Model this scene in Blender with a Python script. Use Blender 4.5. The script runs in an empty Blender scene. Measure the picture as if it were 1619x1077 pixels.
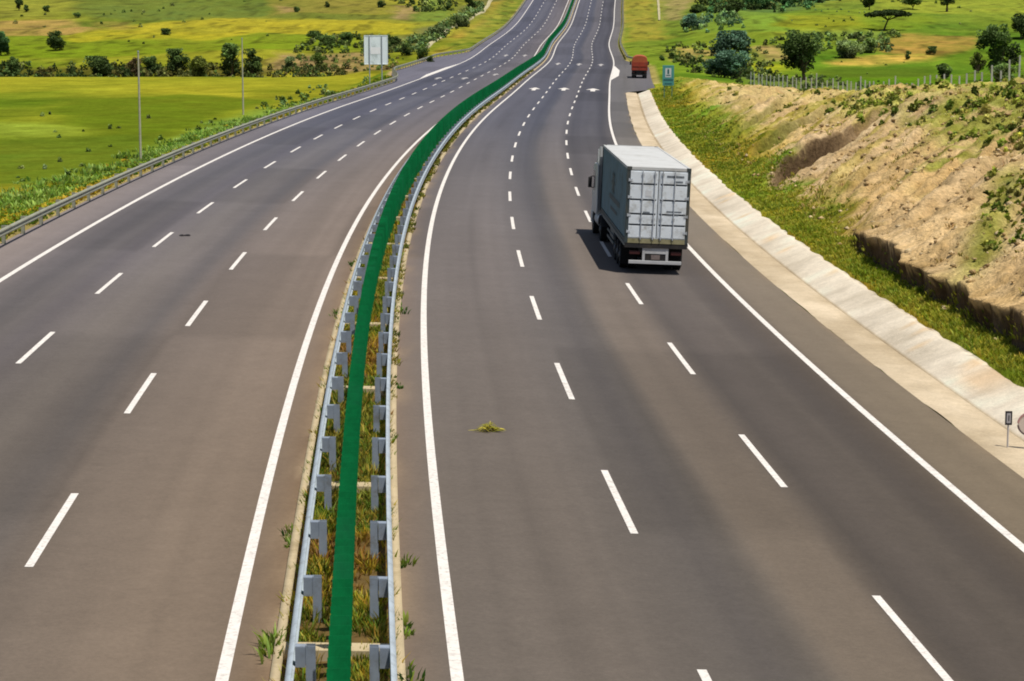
import bpy, math, random
import numpy as np
from mathutils import Matrix, Vector
R = math.radians

# ------------------------------------------------------------------ road alignment (station s along the road, offset q to the right, metres)
KN = np.array([0,30,60,90,120,150,180,240,300,380,480,570,650,760.])
GN = np.array([0,120,220,300,380,480,600,700,760,900,1500.])
EN = np.array([0,100,200,300,420,760.])
KV = np.array([0.05161, 0.67008, 0.71721, 0.69389, 0.5103, 0.45724, 0.40185, -0.08047, 0.27325, -0.47441, 0.50781, -0.26992, 0.11469, 0.0])/1000
GV = np.array([-0.000525, 0.000536, -0.001712, 0.003769, 0.008005, 0.020823, 0.048576, 0.072171, 0.05052, 0.04, 0.03])
EV = np.array([-0.038312, -0.033454, -0.027636, -0.014448, -0.005702, -0.000395])
TH0, X0, CL, CR = -0.064092, -0.03188, 0.004539, -0.005641
ML = 3.4426
PH = dict(RD1=22.033, RD2=26.777, LD1=40.698, LD2=18.545)
S = np.arange(-40, 1500.1, 1.0)
def _align():
    k = np.interp(S, KN, KV); k[(S < 0) | (S > 720)] = 0
    i0 = int(np.argmin(abs(S)))
    cum = lambda a: np.concatenate([[0], np.cumsum((a[1:]+a[:-1])/2)])
    th = cum(k); th = th - th[i0] + TH0
    tm = (th[1:]+th[:-1])/2
    x = np.concatenate([[0], np.cumsum(np.sin(tm))]); y = np.concatenate([[0], np.cumsum(np.cos(tm))])
    x = x - x[i0] + X0; y = y - y[i0] + 20
    g = np.interp(S, GN, GV); z = cum(g); z = z - z[i0]
    return x, y, z, th
AX, AY, AZ, ATH = _align()
def fx(a, s): return np.interp(s, S, a)
def cross(s, q):
    q = np.clip(q, -22.5, 17.0)
    return q*(np.interp(s, EN, EV) + np.where(q > 0, CR, CL))
def rz(s, q): return fx(AZ, s) + cross(s, q)
def P(s, q, h=0.0):
    s = np.asarray(s, float); q = np.asarray(q, float)
    t = fx(ATH, s)
    return np.stack(np.broadcast_arrays(fx(AX, s)+q*np.cos(t), fx(AY, s)-q*np.sin(t), rz(s, q)+h), -1)
def sq_of(x, y):
    s = np.asarray(y, float)-20
    for _ in range(5):
        t = fx(ATH, s); dx = x-fx(AX, s); dy = y-fx(AY, s)
        s = np.clip(s+dx*np.sin(t)+dy*np.cos(t), -40, 1500)
    t = fx(ATH, s)
    return s, (x-fx(AX, s))*np.cos(t)-(y-fx(AY, s))*np.sin(t)

# ------------------------------------------------------------------ noise
def vnoise(x, y, seed=0):
    xi = np.floor(x).astype(np.int64); yi = np.floor(y).astype(np.int64)
    fx_ = x-xi; fy_ = y-yi
    u = fx_*fx_*(3-2*fx_); v = fy_*fy_*(3-2*fy_)
    def h(a, b):
        n = (a*374761393 + b*668265263 + seed*2147483647 + 1013904223) & 0xFFFFFFFF
        n = ((n ^ (n >> 13))*1274126177) & 0xFFFFFFFF
        n = ((n ^ (n >> 16))*2246822519) & 0xFFFFFFFF
        return ((n ^ (n >> 15)) & 0xFFFF)/65535.0
    return (h(xi, yi)*(1-u)+h(xi+1, yi)*u)*(1-v)+(h(xi, yi+1)*(1-u)+h(xi+1, yi+1)*u)*v
def fbm(x, y, seed=0, oct=4):
    a, t, n = 1.0, 0.0, 0.0
    for o in range(oct):
        t = t+a*vnoise(x*2**o+17*o, y*2**o-9*o, seed+o); n += a; a *= .5
    return t/n
def sst(a, b, x):
    t = np.clip((x-a)/(b-a), 0, 1); return t*t*(3-2*t)

# ------------------------------------------------------------------ terrain
VL = np.array([(-50,-1.6),(250,-1.8),(388.5,-2.0),(390.5,-2.0),(392,-3.3),(415,-3.3),(440,-1.7),(450,-1.1),(500,1.5),(560,4.5),(620,7.5),(700,11.5),(800,15),(1000,20),(2600,45)]).T
VR = np.array([(-50,-.8),(250,-1),(356,-1.5),(390,-1),(430,1),(480,4),(540,7),(620,10.2),(700,12.5),(800,15.5),(1000,20),(2600,45)]).T
def edge_left(s):    # outer pavement edge of the left carriageway, with its lay-by
    return -17.0-4.6*sst(272, 325, s)*(1-sst(392, 436, s))
def edge_right(s):
    return 13.2+3.9*sst(254, 272, s)*(1-sst(352, 395, s))
TS = np.array([-40, 30, 60, 90, 117, 136, 150, 165, 180, 200, 220, 260, 300, 330])
TQ = np.array([32, 32, 31, 30.5, 30, 28.5, 26.5, 25, 24, 23, 22, 21, 20, 20])
TZ = np.array([6.6, 6.6, 6.3, 6.0, 4.7, 4.1, 3.4, 2.5, 1.9, 1.7, 1.5, .9, .5, .3])
FS = np.array([-40, 60, 100, 130, 156, 190, 220, 250, 300])
FZ = np.array([6.2, 6.2, 5.7, 4.6, 3.0, 1.3, 0., -.5, -1.])
def toe(s): return np.interp(s, [-40, 30, 62, 72, 81, 100], [17.35, 17.35, 17.35, 17.7, 18.1, 18.2])+.28*(fbm(s*.45, s*0+3, 5, 3)-.5)*2
SPURS = ((104, 1.55, 1.35, 7, 18.4, 30.5), (122, 1.7, .95, 8, 19.2, 28.5), (86, 1.35, .45, 6, 20, 30), (66, 1.2, .35, 6, 22, 31), (139, 1.9, .75, 9, 19, 27), (158, 2.0, .5, 9, 19, 25))
def spur_line(s0, sl, q): return s0+(q-18)*sl+1.5*(fbm(q*.45, q*0+s0, 3, 3)-.5)*2
def hill(s, q):
    e = rz(s, np.full_like(s, 13.2))
    tq = toe(s)
    bank = 1.0*(1-sst(66, 80, s))*(.72+.56*vnoise(s*.6, s*0, 8))
    zt = np.where(s > 300, e+.5, np.interp(s, TS, TZ)); qt = np.interp(s, TS, TQ)
    z0 = e+.30+(q-16)/np.maximum(tq-16, .5)*.22
    zb = e+.52+bank
    t = np.clip((q-tq-.15)/(qt-tq-.15), 0, 1)
    z1 = zb+(zt-zb)*(t**.92)
    zf = np.where(s > 300, zt-.6, np.interp(s, FS, FZ))
    z2 = zt+(zf-zt)*np.clip((q-qt)/(38-qt), 0, 1)
    z = np.where(q < tq, z0, np.where(q < tq+.15, z0+(zb-z0)*(q-tq)/.15, np.where(q < qt, z1, z2)))
    amp = sst(tq+.3, tq+2, q)*(1-sst(230, 300, s))
    rill = fbm((s-(q-18)*1.45)*.42, q*.10, 21, 4)-.5
    lump = fbm(s*.22, q*.22, 33, 4)-.5
    z = z+amp*(rill*1.2+lump*1.1)
    crest = np.exp(-((q-qt)/3.5)**2)*(1-sst(210, 260, s))
    z = z+crest*((fbm(s*.16, q*.16, 35, 4)-.5)*1.9+(fbm(s*.6, q*.6, 36, 3)-.5)*.7)
    # erosion gullies: ground beyond each stands higher behind a steep earth face
    for s0, sl, dz, L, qa, qb in SPURS:
        c = spur_line(s0, sl, q)
        w = sst(qa-1.2, qa+1.2, q)*(1-sst(qb-4, qb, q))
        d = s-c
        fall = np.interp(q, [18, 21.5, 24.5, 28], [1.05, 1.0, .5, .3])*(.6+.8*fbm(q*.9, s*.05+s0, 38, 3))
        z = z+w*dz*fall*(np.where(d > 0, sst(0, .55, d)*np.exp(-np.maximum(d-1.5, 0)/L), 0)-.35*np.exp(-((d+.5)/.9)**2))
    return z
def ground_z(s, q):
    s = np.asarray(s, float); q = np.asarray(q, float)
    y = P(s, q)[..., 1]; x = P(s, q)[..., 0]
    el, er = edge_left(s), edge_right(s)
    vl = np.interp(y, *VL)
    cut = (np.interp(y, [388.5, 392, 415, 440], [0, 1, 1, 0]))*1.2
    vl = vl+cut*sst(-33, -26, x)      # the terrace step runs out towards the road
    zl = rz(s, el)
    far = sst(430, 520, s)
    t = sst(.3, 7.5+9*far, el-q)
    left = zl+(vl-zl)*t
    left = left+(fbm(x*.07, y*.07, 4, 4)-.5)*(.5+1.6*sst(440, 560, y))*sst(2, 12, el-q)
    vr = np.interp(y, *VR)
    h = hill(s, q)
    zr_ = rz(s, er)
    soft = zr_+.1
    w = sst(240, 275, s)               # beyond the drain the verge leaves the pavement directly
    h = h*(1-w)+w*np.where(q < er+3, soft+(h-soft)*sst(.2, 3, q-er), h)
    tv = sst(38, 62, q)*(1-w)+w*sst(20, 46, q)
    right = h+(vr-h)*tv
    right = right+(fbm(x*.06, y*.06, 14, 4)-.5)*(.6+1.4*sst(380, 520, y))*sst(30, 50, q)
    mid = rz(s, np.clip(q, el, er))-.45
    return np.where(q < el, left, np.where(q > np.where(s > 262, er, 16.0), right, mid))
CAM = dict(f=3565.059, pitch=0.146660, H=9.8169)

# ------------------------------------------------------------------ scene, helpers
scene = bpy.context.scene
COL = scene.collection
rng = np.random.default_rng(7)
random.seed(7)
KEXP = 1.75
def lin(c): return tuple(((v/255+.055)/1.055)**2.4 if v > 10.3 else v/255/12.92 for v in c)
def alb(c, k=KEXP): return tuple(min(.8, v/k) for v in lin(c))
def linA(c): 
    c = np.asarray(c, float)/255
    return np.where(c > .04045, ((c+.055)/1.055)**2.4, c/12.92)
def props(o, label=None, cat=None, group=None, kind=None):
    if label: o['label'] = label
    if cat: o['category'] = cat
    if group: o['group'] = group
    if kind: o['kind'] = kind
    return o
def link(name, me, m=None, parent=None):
    o = bpy.data.objects.new(name, me)
    COL.objects.link(o)
    if parent is not None: o.parent = parent
    if m is not None:
        for mm in (m if isinstance(m, (list, tuple)) else [m]): me.materials.append(mm)
    return o
def empty(name, loc=(0, 0, 0), rz_=0.0, **kw):
    o = bpy.data.objects.new(name, None); COL.objects.link(o)
    o.location = loc; o.rotation_euler = (0, 0, rz_); o.empty_display_size = .3
    return props(o, **kw)
def mesh_np(name, V, F, col=None, smooth=False, mats=None):
    """V (n,3); F (m,k) index array with k = 3 or 4"""
    me = bpy.data.meshes.new(name)
    V = np.ascontiguousarray(V, np.float32); F = np.ascontiguousarray(F, np.int32)
    m, k = F.shape
    me.vertices.add(len(V)); me.vertices.foreach_set('co', V.ravel())
    me.loops.add(m*k); me.loops.foreach_set('vertex_index', F.ravel())
    me.polygons.add(m); me.polygons.foreach_set('loop_start', np.arange(0, m*k, k, dtype=np.int32))
    me.update(calc_edges=True)
    if smooth: me.polygons.foreach_set('use_smooth', np.ones(m, bool))
    if mats is not None: me.polygons.foreach_set('material_index', np.asarray(mats, np.int32))
    if col is not None:
        a = me.color_attributes.new('Col', 'FLOAT_COLOR', 'POINT')
        c = np.ones((len(V), 4), np.float32); c[:, :3] = col
        a.data.foreach_set('color', c.ravel())
    me.validate()
    return me
def grid_faces(nr, nc, keep=None):
    i = np.arange(nr*nc).reshape(nr, nc)
    f = np.stack([i[:-1, :-1], i[:-1, 1:], i[1:, 1:], i[1:, :-1]], -1)
    f = f[keep] if keep is not None else f.reshape(-1, 4)
    return f
class MB:
    def __init__(s): s.v = []; s.f = []; s.m = []; s.sm = []
    def add(s, vs, fs, mi=0, smooth=False):
        b = len(s.v); s.v += [tuple(v) for v in vs]
        for f in fs: s.f.append(tuple(b+i for i in f)); s.m.append(mi); s.sm.append(smooth)
        return s
    def box(s, x0, x1, y0, y1, z0, z1, mi=0, bev=0.0):
        if bev <= 0:
            v = [(x, y, z) for z in (z0, z1) for y in (y0, y1) for x in (x0, x1)]
            return s.add(v, [(0, 2, 3, 1), (4, 5, 7, 6), (0, 1, 5, 4), (2, 6, 7, 3), (0, 4, 6, 2), (1, 3, 7, 5)], mi)
        import bmesh
        bm = bmesh.new(); bmesh.ops.create_cube(bm, size=1)
        for v in bm.verts: v.co = Vector(((x0+x1)/2+v.co.x*(x1-x0), (y0+y1)/2+v.co.y*(y1-y0), (z0+z1)/2+v.co.z*(z1-z0)))
        bmesh.ops.bevel(bm, geom=bm.edges[:], offset=bev, segments=2, affect='EDGES', profile=.5)
        bm.verts.index_update()
        s.add([v.co[:] for v in bm.verts], [[v.index for v in f.verts] for f in bm.faces], mi, False)
        bm.free(); return s
    def cyl(s, p0, p1, r0, r1=None, n=12, mi=0, cap=True, smooth=True):
        r1 = r0 if r1 is None else r1
        p0 = Vector(p0); p1 = Vector(p1); d = (p1-p0).normalized()
        a = d.orthogonal().normalized(); b = d.cross(a)
        vs = [p+(a*math.cos(2*math.pi*i/n)+b*math.sin(2*math.pi*i/n))*r for p, r in ((p0, r0), (p1, r1)) for i in range(n)]
        s.add(vs, [(i, (i+1) % n, n+(i+1) % n, n+i) for i in range(n)], mi, smooth)
        if cap: s.add(vs, [tuple(range(n))[::-1], tuple(range(n, 2*n))], mi)
        return s
    def quad(s, pts, mi=0): return s.add(pts, [tuple(range(len(pts)))], mi)
    def prism(s, pts, y0, y1, mi=0):
        """polygon in x-z extruded along y"""
        n = len(pts)
        v = [(x, y, z) for y in (y0, y1) for x, z in pts]
        return s.add(v, [tuple(range(n)), tuple(range(2*n-1, n-1, -1))]+[(i, n+i, n+(i+1) % n, (i+1) % n) for i in range(n)], mi)
    def prism_x(s, pts, x0, x1, mi=0):
        n = len(pts)
        v = [(x, y, z) for x in (x0, x1) for y, z in pts]
        return s.add(v, [tuple(range(n-1, -1, -1)), tuple(range(n, 2*n))]+[(i, (i+1) % n, n+(i+1) % n, n+i) for i in range(n)], mi)
    def build(s, name, m, parent=None):
        me = bpy.data.meshes.new(name); me.from_pydata(s.v, [], s.f)
        ms = m if isinstance(m, (list, tuple)) else [m]
        o = link(name, me, ms, parent)
        me.polygons.foreach_set('material_index', np.array(s.m, np.int32)); me.polygons.foreach_set('use_smooth', np.array(s.sm, bool))
        import bmesh
        bm = bmesh.new(); bm.from_mesh(me); bmesh.ops.recalc_face_normals(bm, faces=bm.faces); bm.to_mesh(me); bm.free()
        return o

# ------------------------------------------------------------------ materials
def nodes_of(name):
    m = bpy.data.materials.new(name); m.use_nodes = True
    nt = m.node_tree; return m, nt, nt.nodes['Principled BSDF']
def noise(nt, scale, detail=4, rough=.6, coord='Object', stretch=None, seed=0.0):
    tc = nt.nodes.new('ShaderNodeTexCoord'); n = nt.nodes.new('ShaderNodeTexNoise')
    n.noise_dimensions = '3D'
    n.inputs['Scale'].default_value = scale; n.inputs['Detail'].default_value = detail; n.inputs['Roughness'].default_value = rough
    mp = nt.nodes.new('ShaderNodeMapping'); mp.inputs['Location'].default_value = (seed, seed*.7, 0)
    if stretch: mp.inputs['Scale'].default_value = stretch
    nt.links.new(tc.outputs[coord], mp.inputs['Vector']); nt.links.new(mp.outputs['Vector'], n.inputs['Vector'])
    return n.outputs['Fac']
def mrange(nt, fac, lo, hi, a=.25, b=.75):
    r = nt.nodes.new('ShaderNodeMapRange'); r.inputs['From Min'].default_value = a; r.inputs['From Max'].default_value = b
    r.inputs['To Min'].default_value = lo; r.inputs['To Max'].default_value = hi
    nt.links.new(fac, r.inputs['Value']); return r.outputs['Result']
def mul(nt, col, fac):
    x = nt.nodes.new('ShaderNodeVectorMath'); x.operation = 'SCALE'
    nt.links.new(col, x.inputs[0]); nt.links.new(fac, x.inputs['Scale']); return x.outputs[0]
def bump(nt, bsdf, fac, strength, dist):
    b = nt.nodes.new('ShaderNodeBump'); b.inputs['Strength'].default_value = strength; b.inputs['Distance'].default_value = dist
    nt.links.new(fac, b.inputs['Height']); nt.links.new(b.outputs['Normal'], bsdf.inputs['Normal'])
def mat(name, c, rough=.6, metal=0.0, var=.12, scale=3.0, spec=.4, k=KEXP, dirt=None, dscale=1.2, bmp=0.0):
    m, nt, b = nodes_of(name)
    rgb = nt.nodes.new('ShaderNodeRGB'); rgb.outputs[0].default_value = (*alb(c, k), 1)
    f = mrange(nt, noise(nt, scale), 1-var, 1+var)
    col = mul(nt, rgb.outputs[0], f)
    if dirt:
        mx = nt.nodes.new('ShaderNodeMix'); mx.data_type = 'RGBA'
        nt.links.new(mrange(nt, noise(nt, dscale, 6, .7, seed=3.3), 0, .85, .5, .72), mx.inputs['Factor'])
        nt.links.new(col, mx.inputs['A']); mx.inputs['B'].default_value = (*alb(dirt, k), 1); col = mx.outputs['Result']
    nt.links.new(col, b.inputs['Base Color'])
    b.inputs['Roughness'].default_value = rough; b.inputs['Metallic'].default_value = metal; b.inputs['Specular IOR Level'].default_value = spec
    if bmp: bump(nt, b, noise(nt, scale*6), bmp, .02)
    return m
def mat_col(name, rough=.9, layers=((.5, .25), (4, .2)), spec=.2, bmp=None, trans=0.0, stretch=None):
    """albedo from the mesh's colour attribute, broken up by noise layers (scale, amount)"""
    m, nt, b = nodes_of(name)
    at = nt.nodes.new('ShaderNodeAttribute'); at.attribute_name = 'Col'
    col = at.outputs['Color']
    for i, (sc, am) in enumerate(layers):
        col = mul(nt, col, mrange(nt, noise(nt, sc, 5, .65, stretch=stretch, seed=i*5.1), 1-am, 1+am))
    nt.links.new(col, b.inputs['Base Color'])
    b.inputs['Roughness'].default_value = rough; b.inputs['Specular IOR Level'].default_value = spec
    if bmp: bump(nt, b, noise(nt, bmp[0], 6, .7), bmp[1], bmp[2])
    if trans:
        tr = nt.nodes.new('ShaderNodeBsdfTranslucent'); nt.links.new(col, tr.inputs['Color'])
        mx = nt.nodes.new('ShaderNodeMixShader'); mx.inputs[0].default_value = trans
        nt.links.new(b.outputs[0], mx.inputs[1]); nt.links.new(tr.outputs[0], mx.inputs[2])
        nt.links.new(mx.outputs[0], nt.nodes['Material Output'].inputs['Surface'])
    return m
M = dict(
    asphalt=mat_col('asphalt', .85, ((.06, .05), (.5, .05), (3, .06), (11, .11), (40, .12)), .12, (40, .35, .012)),
    paint=mat('road_paint', (255, 248, 238), .7, k=1.5, var=.10, scale=2.5, spec=.1, dirt=(176, 166, 156), dscale=9),
    ground=mat_col('field_ground', .95, ((.05, .12), (.4, .24), (2.0, .26)), .0, (1.2, .6, .3)),
    hill=mat_col('hill_soil', .95, ((.35, .14), (1.6, .30), (6, .32)), .0, (3.0, 1.0, .35)),
    concrete=mat_col('old_concrete', .95, ((.5, .07), (3, .11), (12, .14)), .05, (9, .6, .05)),
    leaf=mat_col('leaves', .8, ((1.5, .15),), .08, trans=.2),
    grass=mat_col('grass_blades', .85, ((.8, .2),), .05, trans=.35),
    bark=mat('bark', (112, 96, 78), .95, var=.3, scale=6, spec=.1),
    galv=mat('galvanised_steel', (212, 224, 232), .5, .0, var=.1, scale=2.0, dirt=(170, 176, 176), dscale=3),
    galvd=mat('galvanised_post', (170, 182, 198), .6, .0, var=.14, scale=3.0, dirt=(135, 135, 130), dscale=3),
    oldrail=mat('weathered_rail', (190, 190, 166), .6, .1, var=.14, scale=1.0, dirt=(160, 152, 128), dscale=1.5),
    kerb=mat('kerb_concrete', (226, 205, 165), .9, var=.14, scale=1.5, spec=.1, dirt=(170, 150, 110), dscale=1.0),
    soil=mat('median_soil', (120, 98, 58), .95, var=.3, scale=2.5, spec=.05),
)

def board_mat():
    m, nt, b = nodes_of('green_board')
    g = nt.nodes.new('ShaderNodeNewGeometry')
    rgb = nt.nodes.new('ShaderNodeRGB'); rgb.outputs[0].default_value = (.002, .168, .047, 1)
    col = mul(nt, rgb.outputs[0], mrange(nt, g.outputs['Random Per Island'], .72, 1.18, 0, 1))
    col = mul(nt, col, mrange(nt, noise(nt, 5.0, 5, .7), .72, 1.2))
    mx = nt.nodes.new('ShaderNodeMix'); mx.data_type = 'RGBA'
    nt.links.new(mrange(nt, noise(nt, .35, 4, .6, seed=9.1), 0, .5, .5, .75), mx.inputs['Factor'])
    nt.links.new(col, mx.inputs['A']); mx.inputs['B'].default_value = (.02, .15, .075, 1)
    nt.links.new(mx.outputs['Result'], b.inputs['Base Color']); b.inputs['Roughness'].default_value = .6; b.inputs['Specular IOR Level'].default_value = .12
    return m
M['board'] = board_mat()
M['worn_paint'] = mat('worn_road_paint', (214, 208, 204), .8, var=.2, scale=2.0, spec=.1, dirt=(140, 134, 130), dscale=3)

# ------------------------------------------------------------------ camera, sun, sky
cam = bpy.data.cameras.new('camera'); co = bpy.data.objects.new('camera', cam); COL.objects.link(co)
co.location = (0, 0, CAM['H']); co.rotation_euler = (math.pi/2-CAM['pitch'], 0, 0)
cam.sensor_width = 36; cam.sensor_fit = 'HORIZONTAL'; cam.lens = CAM['f']/1619*36
cam.clip_start = .5; cam.clip_end = 6000
scene.camera = co
scene.cycles.filter_width = 1.9
to_sun = Vector((1.05, -1.15, 4.1)).normalized()
sl = bpy.data.lights.new('sun', 'SUN'); sl.energy = 5.0; sl.angle = R(.55); sl.color = (1.0, .955, .88)
so = bpy.data.objects.new('sun', sl); COL.objects.link(so)
so.rotation_euler = to_sun.to_track_quat('Z', 'Y').to_euler(); so.location = (60, -60, 200)
w = bpy.data.worlds.new('World'); scene.world = w; w.use_nodes = True
nt = w.node_tree; bg = nt.nodes['Background']; sky = nt.nodes.new('ShaderNodeTexSky')
sky.sky_type = 'NISHITA'; sky.sun_disc = False
sky.sun_elevation = math.asin(to_sun.z); sky.sun_rotation = math.atan2(to_sun.x, to_sun.y)
sky.air_density = 1.0; sky.dust_density = 1.2
nt.links.new(sky.outputs[0], bg.inputs['Color']); bg.inputs['Strength'].default_value = .082
scene.view_settings.view_transform = 'Standard'; scene.view_settings.look = 'None'; scene.view_settings.exposure = 0; scene.view_settings.gamma = 1

# ------------------------------------------------------------------ ground sheet
def inpoly(x, y, poly):
    ins = np.zeros(x.shape, bool); n = len(poly)
    for i in range(n):
        x0, y0 = poly[i]; x1, y1 = poly[(i+1) % n]
        c = ((y0 > y) != (y1 > y)) & (x < (x1-x0)*(y-y0)/(y1-y0+1e-9)+x0)
        ins ^= c
    return ins
PATCH = [      # field colours (sRGB as seen) over world polygons
    ((85, 84, 38), [(-102.2, 421.7), (-45.8, 422.2), (-47.7, 439.5), (-59.4, 444.6), (-84.5, 440.0), (-107.7, 444.6)]),
    ((112, 142, 28), [(-110.6, 456.9), (-82.1, 468.6), (-52.7, 486.4), (-34.0, 489.4), (-36.7, 529.7), (-62.7, 551.0), (-128.2, 530.2)]),
    ((186, 178, 40), [(-104.4, 529.2), (-89.1, 517.0), (-69.5, 521.5), (-62.7, 551.0), (-39.8, 530.8), (-23.0, 535.8), (-25.5, 575.1), (-49.0, 609.1), (-82.2, 617.7), (-85.3, 603.0), (-97.6, 576.5), (-103.3, 555.2)]),
    ((186, 152, 92), [(-142.7, 590.8), (-125.6, 603.5), (-114.4, 597.4), (-101.9, 556.2), (-105.0, 538.3), (-113.8, 538.8), (-126.6, 523.6)]),
    ((170, 150, 70), [(-108.0, 589.8), (-98.3, 595.4), (-95.2, 562.3), (-100.1, 554.6)]),
    ((82, 112, 46), [(-146.8, 767.8), (-79.5, 755.7), (-65.7, 623.3), (-88.1, 622.8), (-94.3, 596.4), (-104.4, 607.0), (-112.0, 611.7), (-126.1, 649.4)]),
    ((146, 156, 52), [(-181.7, 753.6), (-146.8, 767.8), (-125.6, 646.8), (-127.1, 610.7), (-147.1, 609.1)]),
    ((134, 128, 56), [(-79.5, 755.7), (-41.8, 756.2), (-34.9, 630.5), (-66.0, 626.4)]),
    ((172, 140, 104), [(-69.2, 671.8), (-65.8, 688.5), (-59.7, 637.2), (-64.2, 633.1)]),
    ((92, 110, 40), [(-66.4, 630.5), (-25.8, 621.9), (-25.5, 593.4), (-65.3, 619.2)]),
    ((168, 140, 114), [(-35.7, 678.9), (-29.1, 678.9), (-25.5, 599.0), (-31.2, 599.5)]),
    ((140, 186, 82), [(-29.1, 742.0), (-21.6, 752.6), (-20.2, 665.6), (-25.6, 662.6)]),
    ((96, 136, 52), [(-27.9, 654.4), (-17.9, 660.5), (-17.2, 587.7), (-25.2, 591.3)]),
    ((104, 112, 72), [(-25.5, 541.4), (-17.9, 587.7), (-10.3, 752.1), (-2.0, 746.0), (-6.5, 674.7), (-12.0, 620.2), (-17.3, 521.0), (-20.4, 491.0), (-28.4, 487.4), (-30.7, 527.1)]),
    ((168, 146, 56), [(-16.3, 490.0), (-11.8, 567.8), (-7.0, 668.6), (-4.1, 751.6), (5.0, 740.5), (1.0, 686.4), (-3.3, 606.4), (-7.2, 526.6), (-10.3, 465.7), (-15.6, 469.1)]),
    ((190, 140, 80), [(-9.2, 609.0), (-6.1, 638.0), (-6.9, 595.2), (-9.2, 576.4)]),
    ((160, 138, 108), [(-48, 433), (-48, 476), (-33, 479), (-26, 470), (-22, 424), (-30, 424)]),
    ((110, 98, 66), [(-40.2, 466.0), (-35.1, 467.5), (-33.9, 436.0), (-36.7, 432.9)]),
    ((120, 165, 85), [(-30.0, 191.3), (-30.9, 216.6), (-29.5, 234.8), (-25.3, 267.2), (-23.0, 306.1), (-17.5, 232.6), (-18.2, 197.5), (-20.1, 166.9), (-20.4, 135.1), (-26.9, 140.9), (-28.4, 148.9)]),
    ((152, 158, 46), [(-94.3, 388.9), (-30.8, 381.9), (-28.3, 350.0), (-56.9, 334.9), (-74.5, 307.1)]),
    ((94, 118, 28), [(-56.4, 284.9), (-43.6, 306.6), (-30.9, 283.9), (-29.8, 222.2), (-35.0, 205.5), (-44.5, 224.2)]),
    ((90, 116, 34), [(-48.1, 197.7), (-36.9, 206.0), (-29.6, 188.8), (-28.4, 148.9), (-32.0, 131.0)]),
    ((140, 165, 60), [(-55.7, 229.3), (-46.1, 229.3), (-40.2, 205.5), (-48.8, 200.4)]),
    ((176, 160, 44), [(-30.7, 125.4), (-35.2, 144.1), (-30.7, 146.1), (-30.0, 167.1), (-28.6, 164.6), (-23.4, 115.6)]),
    ((168, 158, 58), [(36.1, 737.4), (46.0, 732.4), (37.8, 590.7), (34.7, 514.5), (29.3, 501.3), (24.8, 504.8)]),
    ((120, 145, 50), [(25.0, 503.8), (34.7, 514.5), (26.5, 379.2), (22.4, 401.5), (21.1, 425.2)]),
    ((168, 152, 108), [(47.2, 732.9), (57.1, 733.9), (45.7, 604.0), (41.0, 598.8), (42.1, 646.2)]),
    ((192, 166, 112), [(28.6, 427.8), (35.9, 468.9), (38.6, 443.5), (35.6, 404.5), (28.9, 383.3)]),
    ((192, 166, 116), [(48.2, 455.8), (54.3, 453.3), (50.4, 420.6), (43.9, 412.0)]),
    ((154, 164, 42), [(41.8, 404.9), (50.4, 415.1), (44.9, 368.9), (36.3, 353.3)]),
    ((178, 142, 78), [(77.7, 473.1), (84.2, 488.5), (97.0, 477.7), (94.3, 454.8), (82.6, 429.8), (73.5, 432.4), (71.2, 439.0)]),
    ((205, 175, 88), [(56.3, 415.6), (67.4, 432.3), (80.7, 429.8), (77.9, 415.1), (66.5, 404.4), (57.1, 401.3)]),
    ((90, 132, 26), [(44, 292), (80, 300), (80, 372), (49, 362)]),
    ((84, 110, 34), [(54.3, 397.2), (75.7, 399.3), (70.3, 370.8), (49.5, 361.7)]),
    ((104, 124, 62), [(33, 232), (44, 232), (51, 362), (34, 346)]),
    ((122, 152, 36), [(65.2, 564.8), (97.9, 597.4), (106.2, 579.0), (92.7, 505.2), (57.9, 501.7)]),
    ((140, 150, 36), [(65.2, 551.7), (85.5, 554.6), (77.7, 507.8), (60.6, 506.3)]),
    ((118, 150, 66), [(59.5, 497.1), (81.2, 494.6), (77.4, 471.1), (63.5, 465.5), (57.0, 476.2)]),
    ((152, 172, 50), [(115.3, 728.8), (174.4, 739.5), (135.5, 574.0), (105.3, 565.8), (94.5, 596.9)]),
    ((78, 118, 64), [(60.9, 730.4), (107.1, 727.8), (77.6, 607.5), (58.3, 551.7), (52.0, 603.2)]),
    ((116, 158, 52), [(49.2, 610.3), (67.5, 585.6), (59.5, 497.1), (51.1, 496.5), (43.9, 525.8)]),
]
def steps(*seg):
    out = []
    for a, b, d in seg: out.append(np.arange(a, b, d))
    return np.concatenate(out+[[seg[-1][1]]])
gs = steps((-40, 20, 4), (20, 300, 1.2), (300, 380, 2), (380, 720, 1.6), (720, 900, 6), (900, 1500, 40))
gq = steps((-900, -200, 50), (-200, -130, 4), (-130, -60, 1.2), (-60, -24, .9), (-24, -16, .5), (-16, 13, 2.4), (13, 24, .6), (24, 60, .9), (60, 130, 1.3), (130, 200, 5), (200, 900, 50))
SS, QQ = np.meshgrid(gs, gq, indexing='ij')
gz = ground_z(SS, QQ)
xy = P(SS, QQ); gx, gy = xy[..., 0], xy[..., 1]
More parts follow.
